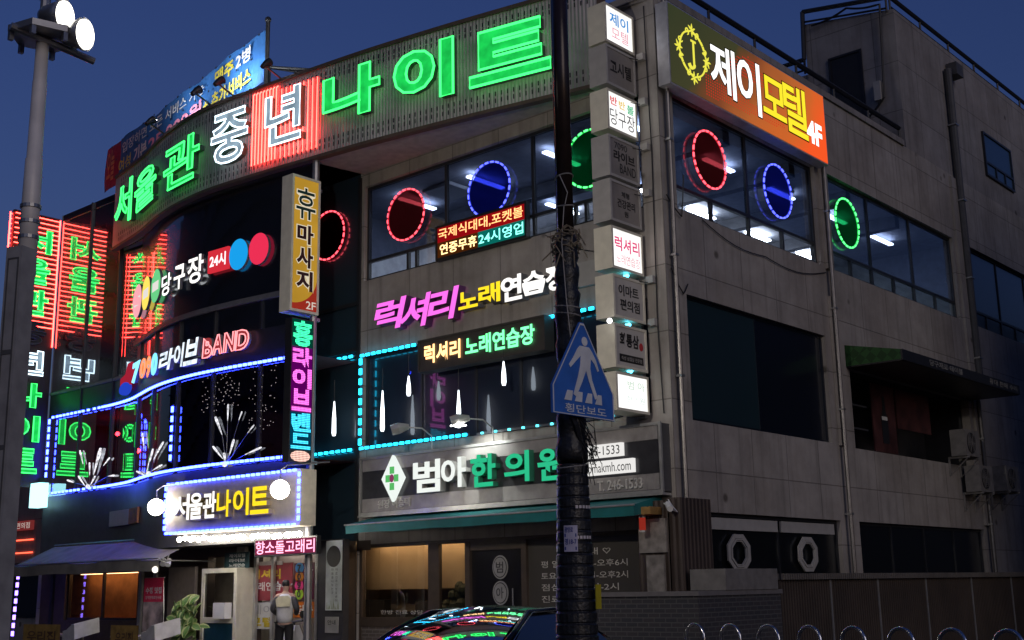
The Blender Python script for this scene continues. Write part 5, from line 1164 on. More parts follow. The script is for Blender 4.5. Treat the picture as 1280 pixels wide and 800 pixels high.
for k in range(1, 8):
    lab = '%s stainless hoop barrier counted from the utility pole' % ords[k] if k < 7 else 'stainless hoop barrier farthest from the utility pole'
    dup(hb_, (lerp(P0[0], P1[0], k / 7), lerp(P0[1], P1[1], k / 7), .12), lab, hd)

# ---- clutter on the corner: beacon, camera
c = (-0.347, 2.575); t = thing('red_beacon', 'small red lamp cylinder hanging at the right end of the teal awning', 'lamp', (c[0], -.5, c[1]))
q = MB(); q.tube([(c[0], -.5, c[1] - .1), (c[0], -.5, c[1] + .1)], .055, 10); q.build('glass', emit('beacon_red', (.6, .05, .03), .4), t)
q = MB(); q.tube([(c[0], -.5, c[1] + .1), (c[0], -.5, c[1] + .16)], .06, 10); q.tube([(c[0], -.5, c[1] + .16), (c[0], -.45, c[1] + .36)], .02, 6); q.tube([(c[0], -.5, c[1] - .13), (c[0], -.5, c[1] - .1)], .06, 10); q.build('fitting', M_GALV, t)
c = (0.111, 2.848); t = thing('security_camera', 'white bullet camera on the clinic corner beside the cable coil', 'camera', (c[0], -.4, c[1]))
q = MB(); q.tube([(c[0] + .08, -.48, c[1] - .06), (c[0] - .06, -.34, c[1] + .03)], .05, 10); q.build('body', M_WHITE, t); q = MB(); q.tube([(c[0] - .05, -.34, c[1] + .03), (c[0] - .1, -.28, c[1] - .05)], .02, 6); q.build('mount', M_WHITE, t)
q = MB(); q.bx(-.5, -.1, -.62, -.3, 2.72, 2.84); tag(q.build('ochre_box', pbr('ochre_box', (.35, .2, .06), .6, 0, .3)), 'ochre wooden box tucked under the clinic sign at the corner', 'box')
# ---- wiring and junction boxes at the corner sign stack
for k, z in enumerate((10.75, 9.9, 9.05, 8.2, 6.65, 5.9)):
    q = MB(); q.bx(-.34, -.2, -.12, -.004, z, z + .12); tag(q.build('junction_box', M_GREYB), ('small grey junction box between sign boxes %s of the corner stack' % ('one and two', 'two and three', 'three and four', 'four and five', 'six and seven', 'seven and eight')[k]), 'box', 'junction boxes beside the sign stack')
    wire([(-.42, -.3, z + .04), (-.27, -.06, z + .02)], .008, 'short cable from the stacked signs to the junction box %s' % ('under the topmost sign', 'under the second sign', 'under the third sign', 'under the live band sign', 'under the lit karaoke sign', 'above the brush lettered sign')[k])
wire([(-.2, -.03, 11.8), (-.16, -.03, 9.0), (-.2, -.03, 6.0), (-.15, -.03, 4.4)], .012, 'black cable running down the corner pier beside the sign stack')

# ---- ground-floor entrance things
F = FY(-.5)
def poster(name, lab, rc, col, words, d=0.02, Fq=None, cat='poster'):
    Fq = Fq or F; u0, u1, v0, v1 = rc
    t = thing(name, lab, cat, Fq((u0 + u1) / 2, v0, 0))
    q = MB(); q.box(Fq, u0, u1, v0, v1, d - .015, d); q.build('sheet', pbr(name + '_%d' % abs(int(u0 * 100)) + '_%d' % int(v0 * 100), col, .4, 0, .2, 3), t)
    for s_, a, b, c_, d_, m_, w in words:
        MB().text(Fq, s_, lerp(u0, u1, a), lerp(u0, u1, b), lerp(v0, v1, c_), lerp(v0, v1, d_), d + .006, w=w).build('print', m_, t)
    return t
W_ = pbr('print_white', (.8, .8, .78), .5); Y_ = pbr('print_yellow', (.75, .55, .05), .5); K_ = pbr('print_black', (.03, .03, .03), .5); G_ = pbr('print_lime', (.45, .6, .05), .5)
FE = FY(-.38)
poster('karaoke_poster', 'magenta karaoke poster with yellow and white Korean letters in the entrance', RC((-10.953, 1.433), (-9.390, 2.208)), (.34, .05, .07), [('럭셔리', .1, .75, .58, .84, Y_, .03), ('노래연습장', .08, .95, .26, .5, W_, .02)], Fq=FE)
t = poster('live_band_poster', 'black live band poster with coloured oval digits in the entrance', RC((-9.337, 1.455), (-8.685, 2.189)), (.12, .012, .045), [('라', .58, .95, .66, .9, W_, .03), ('B', .6, .92, .34, .58, pbr('print_pink', (.7, .1, .25), .5), .03)], Fq=FE)
u0, u1, v0, v1 = RC((-9.337, 1.455), (-8.685, 2.189))
for k, (s_, col) in enumerate((('7', (.05, .25, .6)), ('0', (.75, .25, .02)), ('9', (.75, .04, .25)), ('0', (.4, .65, .05)))):
    v = lerp(v1, v0, .14 + .24 * k); q = MB(); q.disc(FE, lerp(u0, u1, .28), v, .14, .11, .022, .03, 18); o_ = q.build('oval_print', pbr('oval_%d' % k, col, .5), t)
    MB().text(FE, s_, lerp(u0, u1, .28) - .06, lerp(u0, u1, .28) + .06, v - .07, v + .07, .036, w=.04).build('digit_print', K_, o_)
poster('motel_poster', 'white motel poster with pale and yellow Korean letters beside the person', RC((-10.923, 0.845), (-9.922, 1.394)), (.62, .62, .6), [('제이', .15, .9, .55, .9, pbr('print_grey', (.4, .4, .42), .5), .01), ('모텔', .1, .95, .08, .45, pbr('print_gold', (.55, .42, .02), .5), .04)], Fq=FE)
poster('billiard_poster', 'orange poster with white letters to the right of the person', RC((-9.350, 1.083), (-8.637, 1.403)), (.62, .16, .015), [('당구', .2, .92, .2, .8, W_, .03)], Fq=FE)
poster('address_plaque', 'small pale plaque above the magenta karaoke poster', RC((-10.507, 2.170), (-9.712, 2.250)), (.55, .48, .45), [], d=.04, Fq=FE)
# white vertical sign with black disc on the pillar right of the entrance
FP = FY(-.62)
q = MB(); q.box(FP, -8.30, -7.52, .13, 2.62, -.15, 0)
tag(q.build('entrance_pillar', M_DARK), 'dark pillar between the poster entrance and the clinic carrying a white sign', 'pillar')
t = poster('pillar_sign', 'tall white vertical sign with a black disc and faint grasses on the dark pillar', RC((-8.007, 1.233), (-7.527, 2.595)), (.62, .68, .66), [], d=.04, Fq=FP)
u0, u1, v0, v1 = RC((-8.007, 1.233), (-7.527, 2.595))
q = MB(); q.disc(FP, lerp(u0, u1, .5), lerp(v0, v1, .77), .21, .21, .042, .05, 24); q.build('black_disc', K_, t)
for j, col_ in enumerate(('어르신주간보호센터', '마음을나누는곳')):
    for k, ch in enumerate(col_):
        MB().text(FP, ch, lerp(u0, u1, .62 - .25 * j), lerp(u0, u1, .76 - .25 * j), lerp(v0, v1, .60 - .055 * k - .04), lerp(v0, v1, .60 - .055 * k), .046, w=.01).build('print', pbr('print_slate', (.12, .15, .14), .5), t)
q = MB()
for k in range(9):
    u = lerp(u0, u1, .1 + .09 * k); q.prism(FP, [(u, v0 + .02), (u + .02, v0 + .02), (u + .03 * math.sin(k * 2), v0 + .16 + .06 * math.sin(k * 5))], .042, .044)
q.build('grass_print', pbr('print_grass', (.25, .3, .1), .5), t)
poster('pillar_notice', 'small grey framed notice at the foot of the dark pillar', RC((-8.021, 0.801), (-7.617, 1.110)), (.33, .33, .3), [('안내', .2, .8, .5, .8, K_, .01)], d=.03, Fq=FP)
# white door booth
db = thing('glass_booth', 'narrow white framed glass door booth left of the posters', 'booth', (-11.7, -.9, .13))
rc = ((-11.871, 1.636)[0], (-10.592, 1.622)[0], .13, (-11.814, 2.132)[1]); Fb_ = FY(-.9)
q = MB(); q.frame(Fb_, rc[0], rc[1], rc[2], rc[3], .10, -.05, .03); q.box(Fb_, rc[0] + .1, rc[1] - .1, .98, 1.10, -.05, .03); q.bx(rc[1] - .06, rc[1], -.86, -.46, .13, rc[3]); q.build('door_frame', M_CREAM, db)
q = MB(); q.rect(Fb_, rc[0] + .1, rc[1] - .1, 1.1, rc[3] - .1, 0); q.build('glass', M_SHOP, db)
q = MB(); q.box(Fb_, rc[0] + .1, rc[1] - .1, .22, .98, -.02, .0); q.build('lower_panel', pbr('blue_panel', (.01, .06, .10), .3), db)
c = (-10.927, 1.245); q = MB(); q.bx(c[0] - .22, c[0] + .2, -1.12, -.94, c[1] - .17, c[1] + .16); tag(q.build('letter_box', M_WHITE), 'white box fixed to the glass of the door booth', 'letter box')
t = poster('shop_notice', 'dark board with small white lines above the white door booth', ((-10.751, 2.125)[0] + .4 - 1.0, (-10.468, 2.118)[0], (-10.666, 2.123)[1], (-10.683, 2.461)[1]), (.02, .06, .07), [('제이모텔', .2, .85, .68, .9, W_, .02), ('라이브', .2, .85, .38, .6, W_, .02), ('노래연습', .2, .85, .08, .3, W_, .02)], Fq=FY(-.7), cat='board')
q = MB(); q.box(FY(-.62), -13.6, -12.55, .13, 2.2, -.05, .03); tag(q.build('sliding_door', pbr('grey_door', (.22, .19, .17), .45)), 'closed grey sliding door behind the leafy plant', 'door')
q = MB(); q.box(FY(-.66), -11.0, -10.72, .13, 2.58, -.1, .0); tag(q.build('entrance_jamb', pbr('plaster', (.45, .42, .36), .7)), 'pale plaster jamb between the white booth and the posters', 'pillar')
# clutter of projector lamps
t = thing('clip_lamp', 'small twin clip lamp hanging under the bulb string near the booth', 'lamp', (-12.2, -1.6, 2.3))
q = MB(); q.tube([(-12.2, -1.55, 2.5), (-12.2, -1.6, 2.35)], .015, 5)
q.tube([(-12.3, -1.62, 2.34), (-12.22, -1.7, 2.24)], [.05, .07], 8); q.tube([(-12.1, -1.62, 2.34), (-12.04, -1.7, 2.22)], [.05, .07], 8); q.build('heads', M_WHITE, t)

# ---- banner stand, plant, draped stalls
rc = RC((-13.389, 0.619), (-12.615, 1.961)); Fs = FY(-1.4)
t = thing('banner_stand', 'red topped hiring banner on an upright stand by the plant', 'banner', ((rc[0] + rc[1]) / 2, -1.4, .13))
top = rc[3]; q = MB(); q.rect(Fs, rc[0], rc[1], top - .52, top, 0); q.build('red_head', pbr('banner_crimson', (.75, .035, .10), .6), t)
q = MB(); q.rect(Fs, rc[0], rc[1], .2, top - .52, 0); q.build('photo_print', pbr('photo_print', (.46, .37, .34), .5, 0, .6, 4), t)
q = MB(); q.text(Fs, '수정 맛집', rc[0] + .08, rc[1] - .06, top - .34, top - .2, .006, w=.03); q.text(Fs, '정직한재료만사용', rc[0] + .08, rc[1] - .06, top - .46, top - .39, .006, w=.01); q.build('white_print', W_, t)
q = MB(); q.tube([(rc[1] + .02, -1.38, .13), (rc[1] + .02, -1.38, 1.2), (rc[1] - .05, -1.38, top)], .012, 5); q.tube([(rc[0], -1.38, top), (rc[1], -1.38, top)], .012, 5); q.bx(rc[0], rc[1], -1.55, -1.25, .13, .17); q.build('stand', M_ALU, t)
c = (-11.616, 1.275); t = thing('potted_plant', 'potted plant with broad cream edged leaves in front of the grey sliding door', 'plant', (c[0], -1.5, .13))
q = MB(); q.tube([(c[0], -1.5, .13), (c[0], -1.5, .16), (c[0], -1.5, .62), (c[0], -1.5, .65)], [.16, .2, .26, .27], 16); q.build('pot', pbr('plant_pot', (.25, .2, .18), .5), t)
q = MB(); leaf = MB(); random.seed(5)
for k in range(7):
    a = k * .9; q.tube([(c[0], -1.5, .6), (c[0] + .12 * math.cos(a), -1.5 + .12 * math.sin(a), .9), (c[0] + .24 * math.cos(a), -1.5 + .24 * math.sin(a), 1.2 + .05 * k)], .014, 5)
for k in range(64):
    a = random.uniform(0, 6.28); r0 = random.uniform(.02, .42); z = random.uniform(.78, 1.5) - r0 * .2; b = Vector((c[0] + r0 * math.cos(a), -1.5 + r0 * math.sin(a) * .7, z))
    nn = Vector((.35 + random.uniform(-.5, .5), -.8 + random.uniform(-.3, .3), .55 + random.uniform(-.4, .4))).normalized(); up_ = nn.orthogonal().normalized(); t_ = random.uniform(0, 6.28)
    dr_ = (up_ * math.cos(t_) + nn.cross(up_) * math.sin(t_)).normalized(); sd__ = dr_.cross(nn).normalized()
    L_ = random.uniform(.20, .30); wd = L_ * .34
    P = []
    for i in range(7):
        s = i / 6; w_ = wd * math.sin(math.pi * min(1, s * .93 + .05)) ** .8; ctr = b + dr_ * L_ * s - nn * (.12 * s * s) * L_ * 2
        P.append([ctr - sd__ * w_ + nn * .25 * w_, ctr - sd__ * w_ * .62 + nn * .08 * w_, ctr, ctr + sd__ * w_ * .62 + nn * .08 * w_, ctr + sd__ * w_ + nn * .25 * w_])
    base = len(leaf.v); vs = [p for row in P for p in row]
    leaf.add(vs, [(i * 5 + j, i * 5 + j + 1, i * 5 + j + 6, i * 5 + j + 5) for i in range(6) for j in (1, 2)], 0)
    leaf.add(vs, [(i * 5 + j, i * 5 + j + 1, i * 5 + j + 6, i * 5 + j + 5) for i in range(6) for j in (0, 3)], 1)
q.build('stems', pbr('stem_green', (.08, .14, .04), .6), t)
leaf.build('leaves', [pbr('leaf_green', (.10, .20, .05), .4), pbr('leaf_edge', (.36, .42, .17), .4)], t)
for (x0, x1), lab in ((((-16.656, 0.891)[0], (-14.859, 0.905)[0]), 'draped serving table with a yellow printed front, left of the restaurant window'), (((-12.851, 0.920)[0], (-11.675, 0.929)[0]), 'draped serving table with a yellow printed front beside the red banner')):
    t = thing('serving_table', lab, 'table', ((x0 + x1) / 2, -2.2, .13), 'draped serving tables')
    q = MB(); q.bx(x0, x1, -2.5, -1.9, .72, .76)
    q.build('top', M_GREYB, t)
    for x in (x0 + .06, x1 - .06):
        for y in (-2.44, -1.96): MB().bx(x - .02, x + .02, y - .02, y + .02, .13, .72).build('leg', M_GALV, t)
    q = MB(); Ft = FY(-2.52); q.rect(Ft, x0 + .05, x1 - .05, .45, .98, 0); q.build('yellow_front', pbr('yellow_drape', (.30, .19, .04), .7, 0, .3), t)
    q = MB(); q.rect(Ft, x0 + .05, x1 - .05, .2, .45, 0); q.build('magenta_hem', pbr('magenta_drape', (.28, .02, .10), .7), t)
    q = MB(); q.text(Ft, '우리집', x0 + .25, x1 - .25, .58, .84, .005, w=.02); q.build('print', pbr('print_brown', (.1, .05, .02), .6), t)
    q = MB(); ps = [(x1 + .02, .96), (x1 + .2, 1.0), (x1 + .36, 1.1), (x1 + .5, 1.12), (x1 + .55, .8)]
    for (a, b), (c_, d_) in zip(ps, ps[1:]): q.quad((a, -2.5, b - .12), (c_, -2.5, d_ - .14), (c_, -1.9, d_), (a, -1.9, b)); q.quad((a, -2.5, .3), (c_, -2.5, .3), (c_, -2.5, d_ - .14), (a, -2.5, b - .12))
    q.build('plastic_cover', pbr('plastic_sheet', (.5, .5, .46), .3), t)

# ---- scooter by the pillar
sx, sy = (-8.771, -0.319)
t = thing('parked_scooter', 'black and white scooter parked in front of the dark pillar', 'scooter', (sx, sy, .13))
Fsc = lambda u, v, d=0.0: (sx + d, sy + u, .13 + v)
for u in (-.62, .62):
    q = MB(); q.tube([Fsc(u + .2 * math.cos(a), .22 + .2 * math.sin(a), 0) for a in span(0, 2 * math.pi, 20)[:-1]], .05, 8, True); w_ = q.build('wheel', M_WIRE, t)
    q = MB(); q.disc(Fsc, u, .22, .13, .13, -.03, .03, 16); q.build('hub', M_GALV, w_)
q = MB(); q.prism(Fsc, [(-.75, .42), (-.2, .28), (.25, .28), (.55, .45), (.85, .5), (.8, .66), (.3, .68), (.1, .38), (-.28, .38), (-.5, .82), (-.6, .82)], -.16, .16); q.build('body', M_WHITE, t)
q = MB(); q.prism(Fsc, [(.12, .66), (.85, .7), (.8, .78), (.2, .76)], -.15, .15); q.build('seat', M_BLACK, t)
q = MB(); q.tube([Fsc(-.6, .4, 0), Fsc(-.5, .88, 0)], .03, 6); q.tube([Fsc(-.45, .92, -.32), Fsc(-.52, .88, 0), Fsc(-.45, .92, .32)], .02, 6); q.build('handlebar', M_BLACK, t)
for sg in (-1, 1):
    q = MB(); q.tube([Fsc(-.5, .9, sg * .24), Fsc(-.5, 1.02, sg * .27)], .01, 5); q.tube([Fsc(-.50, 1.03, sg * .27), Fsc(-.53, 1.03, sg * .27)], .075, 10); q.build('mirror', M_BLACK, t)
q = MB(); q.sphere(Fsc(-.6, .72, 0), .09, 10, 7); q.build('headlight', M_ALU, t)

# ---- person at the entrance, seen from behind
def skin_mesh(name, joints, bones, parent, mat, sub=2):
    me = bpy.data.meshes.new(name); me.from_pydata([j[0] for j in joints], bones, [])
    o = bpy.data.objects.new(name, me); COL.objects.link(o)
    md = o.modifiers.new('skin', 'SKIN'); md.use_smooth_shade = True; md.branch_smoothing = .6
    me.skin_vertices  # created by the modifier
    for i, j in enumerate(joints):
        sv = me.skin_vertices[0].data[i]; sv.radius = (j[1], j[2] if len(j) > 2 else j[1])
        sv.use_root = (i == 0)
    sb = o.modifiers.new('sub', 'SUBSURF'); sb.levels = sub; sb.render_levels = sub
    bpy.context.view_layer.update()
    ev = o.evaluated_get(bpy.context.evaluated_depsgraph_get()); nm = bpy.data.meshes.new_from_object(ev)
    o.modifiers.clear(); o.data = nm; bpy.data.meshes.remove(me)
    nm.name = name; nm.materials.clear(); nm.materials.append(mat)
    nm.polygons.foreach_set('use_smooth', [True] * len(nm.polygons))
    if parent: o.parent = parent
    return o
M_SKIN = pbr('skin', (.42, .26, .19), .5, 0, .05)
px_, py_ = (-8.284, 1.299)[0], -1.45
pr_ = thing('person', 'person in a grey padded vest and dark trousers, back turned at the entrance', 'person', (px_, py_, .125))
J = [((0, 0, .93), .12, .10), ((0, .01, 1.12), .12, .09), ((0, .02, 1.30), .145, .095), ((0, .03, 1.42), .10, .075), ((0, .04, 1.49), .05, .05), ((0, .055, 1.57), .078, .088), ((0, .06, 1.66), .07, .085), ((0, .05, 1.70), .04, .05)]
Bn = [(i, i + 1) for i in range(7)]
def addj(prev, *js):
    for j in js: J.append(j); Bn.append((prev, len(J) - 1)); prev = len(J) - 1
    return prev
for sg in (-1, 1):
    addj(0, ((sg * .09, 0, .85), .095), ((sg * .10, .0, .48), .062), ((sg * .105, -.02, .10), .042), ((sg * .11, .1, .04), .04, .03))
    w_ = addj(3, ((sg * .17, .03, 1.40), .06), ((sg * .245, -.02, 1.15), .045), ((sg * .18, .2, 1.05), .032), ((sg * .13, .30, 1.08), .030, .018))
    hx, hy, hz = J[w_][0]
    for k in range(4):
        fx_ = hx - sg * (.035 - .022 * k) - sg * .0
        ln = (.07, .085, .08, .06)[k]
        addj(w_, ((fx_, hy + .04, hz + .005), .009), ((fx_, hy + .04 + ln * .6, hz - .005), .008), ((fx_, hy + .04 + ln, hz - .04), .007))
    addj(w_, ((hx - sg * .05, hy + .01, hz + .01), .010), ((hx - sg * .065, hy + .05, hz), .008))
skin_mesh('body', J, Bn, pr_, M_SKIN, 1)
V_ = [((0, .0, .84), .175, .135), ((0, .01, 1.05), .175, .13), ((0, .02, 1.24), .20, .14), ((0, .03, 1.38), .185, .125), ((0, .035, 1.46), .085, .08)]
Vb = [(0, 1), (1, 2), (2, 3), (3, 4)]
skin_mesh('padded_vest', V_, Vb, pr_, pbr('vest_grey', (.62, .62, .60), .6, 0, .12, 9, .4), 2)
q = MB(); q.prism(lambda u, v, d=0.0: (px_ + u, py_ - .125 - d, .125 + v), [(-.13, 1.2), (.13, 1.2), (.15, 1.34), (.09, 1.40), (-.09, 1.40), (-.15, 1.34)], .0, .02); q.build('vest_yoke', pbr('vest_yellow', (.66, .63, .42), .6), pr_)
for sg in (-1, 1):
    skin_mesh('sleeve', [((sg * .13, .03, 1.41), .088), ((sg * .25, -.02, 1.15), .06), ((sg * .185, .19, 1.05), .045)], [(0, 1), (1, 2)], pr_, pbr('sleeve_charcoal', (.06, .06, .065), .7), 2)
skin_mesh('trousers', [((0, 0, .98), .165, .125), ((-.09, 0, .82), .105), ((-.10, 0, .48), .078), ((-.105, -.02, .09), .065), ((.09, 0, .82), .105), ((.10, 0, .48), .078), ((.105, -.02, .09), .065)], [(0, 1), (1, 2), (2, 3), (0, 4), (4, 5), (5, 6)], pr_, pbr('trousers_black', (.012, .012, .014), .7), 2)
skin_mesh('hair', [((0, .035, 1.56), .075, .07), ((0, .05, 1.66), .088, .095), ((0, .045, 1.72), .055, .07)], [(0, 1), (1, 2)], pr_, pbr('hair_black', (.012, .010, .010), .6, 0, .2, 40, .3), 2)
for sg in (-1, 1):
    q = MB(); q.sphere((px_ + sg * .108, py_ + .06, .04 + .125), .075, 10, 7, 0, (.6, 1.9, .6)); q.build('shoe', M_BLACK, pr_, True)
    q = MB(); q.sphere((px_ + sg * .085, py_ + .055, .125 + 1.60), .026, 8, 6, 0, (.5, .8, 1.2)); q.build('ear', M_SKIN, pr_, True)
pr_.rotation_euler = (0, 0, R(38))
# face on the far side
q = MB(); q.sphere((px_, py_ + .15, .125 + 1.6), .018, 8, 6, 0, (.8, 1.2, 1.4)); q.build('nose', M_SKIN, pr_, True)
for sg in (-1, 1):
    q = MB(); q.sphere((px_ + sg * .032, py_ + .137, .125 + 1.63), .012, 8, 6); q.build('eye', M_WHITE, pr_, True)
q = MB(); q.sphere((px_, py_ + .138, .125 + 1.555), .02, 8, 5, 0, (1.2, .4, .35)); q.build('mouth', pbr('lip', (.35, .13, .12), .5), pr_, True)

# ---- utility pole with black wrap, straw bundle, stickers
UXp, UYp = 3.92, -7.64
ut = thing('utility_pole', 'tall black utility pole wrapped in ribbed plastic with a bundle of straw rope round it', 'pole', (UXp, UYp, 0))
M_PW = pbr('black_wrap', (.018, .018, .019), .36, 0, .4, 30, .5); M_PP = pbr('pole_brown', (.035, .022, .018), .25, .2, .4, 4)
q = MB(); q.tube([(UXp, UYp, 4.9), (UXp, UYp, 9.2)], .083, 16); q.build('upper_pole', M_PP, ut, True)
q = MB()
for a in (2.6, 3.5): q.tube([(UXp + .085 * math.cos(a), UYp + .085 * math.sin(a), 4.9), (UXp + .085 * math.cos(a), UYp + .085 * math.sin(a), 9.2)], .012, 6)
q.build('conduit', M_WIRE, ut)
prof = []; z = 2.72
random.seed(9)
zz = 5.0; P = []; Rr = []
while zz > 2.72: P.append((UXp + random.uniform(-.008, .008), UYp + random.uniform(-.008, .008), zz)); Rr.append(lerp(.142, .112, (zz - 2.72) / 2.28) + random.uniform(-.012, .014)); zz -= .055
q = MB(); q.tube(P, Rr, 18); q.build('bagged_wrap', M_PW, ut, True)
P, Rr = [], []; zz = 2.74; k = 0
while zz > .0:
    r0 = lerp(.25, .140, min(1, zz / 2.74) ** .75)
    for dz, dr in ((0, .0), (.012, .010), (.085, .010), (.097, .0)): P.append((UXp, UYp, zz - dz)); Rr.append(r0 + dr)
    zz -= .105
q = MB(); q.tube(P, Rr, 24); q.build('ribbed_sheath', M_PW, ut)
st_ = MB(); random.seed(21)
for k in range(70):
    a = random.uniform(0, 6.28); z0 = random.uniform(4.82, 5.06); da = random.uniform(.3, 1.4); rr = random.uniform(.118, .15)
    pts = [(UXp + rr * math.cos(a + da * s), UYp + rr * math.sin(a + da * s), z0 + random.uniform(-.03, .03)) for s in (0, .33, .66, 1)]
    if random.random() < .3: pts.append((pts[-1][0] + random.uniform(-.12, .12), pts[-1][1] + random.uniform(-.1, .06), pts[-1][2] - random.uniform(.03, .22)))
    st_.tube(pts, .007, 4)
st_.build('straw_rope', pbr('straw', (.30, .25, .17), .8), ut)
tw = MB(); M_TW = pbr('twine', (.42, .40, .36), .7)
for z, r0 in ((5.32, .09), (4.28, .128), (4.20, .13), (2.72, .15), (5.62, .09)): tw.tube([(UXp + r0 * math.cos(a), UYp + r0 * math.sin(a), z + .02 * math.sin(a + z * 7)) for a in span(0, 2 * math.pi, 18)[:-1]], .007, 4, True)
tw.tube([(UXp + .06, UYp - .09, 5.3), (UXp + .05, UYp - .13, 4.9), (UXp + .09, UYp - .13, 4.3), (UXp + .12, UYp - .12, 3.95)], .006, 4); tw.tube([(UXp + .02, UYp - .1, 5.62), (UXp + .1, UYp - .08, 5.42), (UXp + .08, UYp - .1, 5.3)], .006, 4)
tw.build('twine', M_TW, ut)
tl = MB(); random.seed(4)
for k in range(26):
    z0 = random.uniform(2.95, 3.25); tl.tube([(UXp + .12, UYp - .06, z0), (UXp + .12 + random.uniform(.03, .10), UYp + random.uniform(-.04, .1), z0 - random.uniform(.05, .3)), (UXp + .13 + random.uniform(.02, .14), UYp + random.uniform(-.05, .14), z0 - random.uniform(.2, .5))], .004, 4)
tl.tube([(UXp + .05, UYp - .15, 3.35), (UXp + .14, UYp - .1, 3.1), (UXp + .13, UYp, 2.9)], .025, 6); tl.build('loose_strands', M_WIRE, ut)
FU = OF((UXp, UYp, 0), 41.0 )
cd = Vector((11.08 - UXp, -16.65 - UYp)).normalized()
def FUc(r): return lambda u, v, d=0.0: (UXp + (cd.x * math.cos(u / r) - cd.y * math.sin(u / r)) * (r + d), UYp + (cd.y * math.cos(u / r) + cd.x * math.sin(u / r)) * (r + d), v)
Fk = FUc(.195); q = MB()
for i in range(6): q.rect(Fk, -.10 + .022 * i, -.078 + .022 * i, 1.92, 2.16, .0)
sk = q.build('sticker', pbr('sticker_lilac', (.50, .48, .60), .5), ut)
q = MB()
for a, b in ((1.935, 1.965), (2.055, 2.085)): q.rect(Fk, -.092, .02, a, b, .003)
q.text(Fk, '영18-7', -.09, .02, 1.985, 2.04, .003, w=.02); q.text(Fk, '광양로', -.09, -.01, 2.095, 2.145, .003, w=.02); q.build('sticker_print', pbr('sticker_blue', (.03, .05, .25), .5), sk)
q = MB()
for z in (2.33, 2.05):
    for i in range(5): q.rect(FUc(.19), .02 + .034 * i, .045 + .034 * i, z - .014, z + .014, .0)
q.build('reflective_dashes', pbr('reflector', (.7, .65, .66), .3), ut)
q = MB(); q.box(FUc(.24), .20, .29, 1.40, 1.62, .0, .01); tag(q.build('yellow_tag', pbr('tag_yellow', (.5, .42, .02), .5)), 'small yellow tag at the right side of the utility pole', 'tag')

# ---- pedestrian crossing sign on the pole
XS = 4.12; FS = FX(XS)
pts = [(-8.156, 3.182), (-7.239, 3.161), (-7.210, 3.432), (-7.635, 4.090), (-7.685, 4.083), (-8.158, 3.435)]
cu = sum(p[0] for p in pts) / 6; cv_ = sum(p[1] for p in pts) / 6
# square the sign up: symmetric five-sided plate
hw_ = (pts[2][0] - pts[5][0]) / 2; um = (pts[2][0] + pts[5][0]) / 2
vb = (pts[0][1] + pts[1][1]) / 2; vs1 = (pts[2][1] + pts[5][1]) / 2; vt = pts[3][1]
pent = [(um - hw_, vb), (um + hw_, vb), (um + hw_, vs1), (um + .03, vt), (um - .03, vt), (um - hw_, vs1)]
cw = thing('crossing_sign', 'blue five sided pedestrian crossing sign with a white walking figure on the utility pole', 'sign', (XS, um, vb))
MB().prism(FS, pent, -.02, 0).build('plate', pbr('sign_blue', (.05, .19, .66), .35, 0, .12, 5), cw)
ins = lambda s: [(um + (u - um) * s, (vb + vt * .42) / 1.42 + (v - (vb + vt * .42) / 1.42) * s) for u, v in pent]
q = MB(); a, b = ins(.985), ins(.955)
for k in range(6): j = (k + 1) % 6; q.prism(FS, [a[k], a[j], b[j], b[k]], .002, .004)
M_SW = pbr('sign_white', (.85, .88, .9), .4); q.build('border', M_SW, cw)
H = vt - vb; q = MB(); fu = lambda x: um + x * hw_; fv = lambda y: vb + y * H
q.disc(FS, fu(.06), fv(.80), .045, .045, .003, .007, 16)
def limb(p, q2, w0, w1):
    (x0, y0), (x1, y1) = (fu(p[0]), fv(p[1])), (fu(q2[0]), fv(q2[1])); dx, dy = x1 - x0, y1 - y0; n = math.hypot(dx, dy); nx, ny = -dy / n, dx / n
    q.prism(FS, [(x0 + nx * w0, y0 + ny * w0), (x0 - nx * w0, y0 - ny * w0), (x1 - nx * w1, y1 - ny * w1), (x1 + nx * w1, y1 + ny * w1)], .003, .007)
q.prism(FS, [(fu(x), fv(y)) for x, y in reversed([(-.10, .745), (.20, .745), (.30, .70), (.42, .62), (.51, .515), (.46, .50), (.37, .575), (.25, .625), (.22, .52), (.27, .40), (.44, .22), (.35, .20), (.17, .38), (.08, .49), (-.05, .37), (-.26, .20), (-.35, .22), (-.19, .41), (-.11, .53), (-.08, .64), (-.26, .565), (-.42, .495), (-.47, .525), (-.33, .605), (-.18, .71)])], .003, .007)
q.build('walking_figure', M_SW, cw)
q = MB()
for k in range(4):
    x = -.56 + .33 * k; q.prism(FS, [(fu(x - .08), fv(.15)), (fu(x + .15), fv(.15)), (fu(x + .20 - .02 * k), fv(.255)), (fu(x + .02), fv(.255))], .003, .006)
q.build('zebra_bars', M_SW, cw)
MB().text(FS, '횡단보도', fu(-.62), fu(.72), fv(.03), fv(.12), .004, w=.01).build('letters', M_SW, cw)
q = MB(); q.bx(UXp + .1, XS - .021, um - .03, um + .03, fv(.6), fv(.66)); q.bx(UXp + .1, XS - .021, um - .03, um + .03, fv(.15), fv(.21)); q.build('bracket', M_GALV, cw)

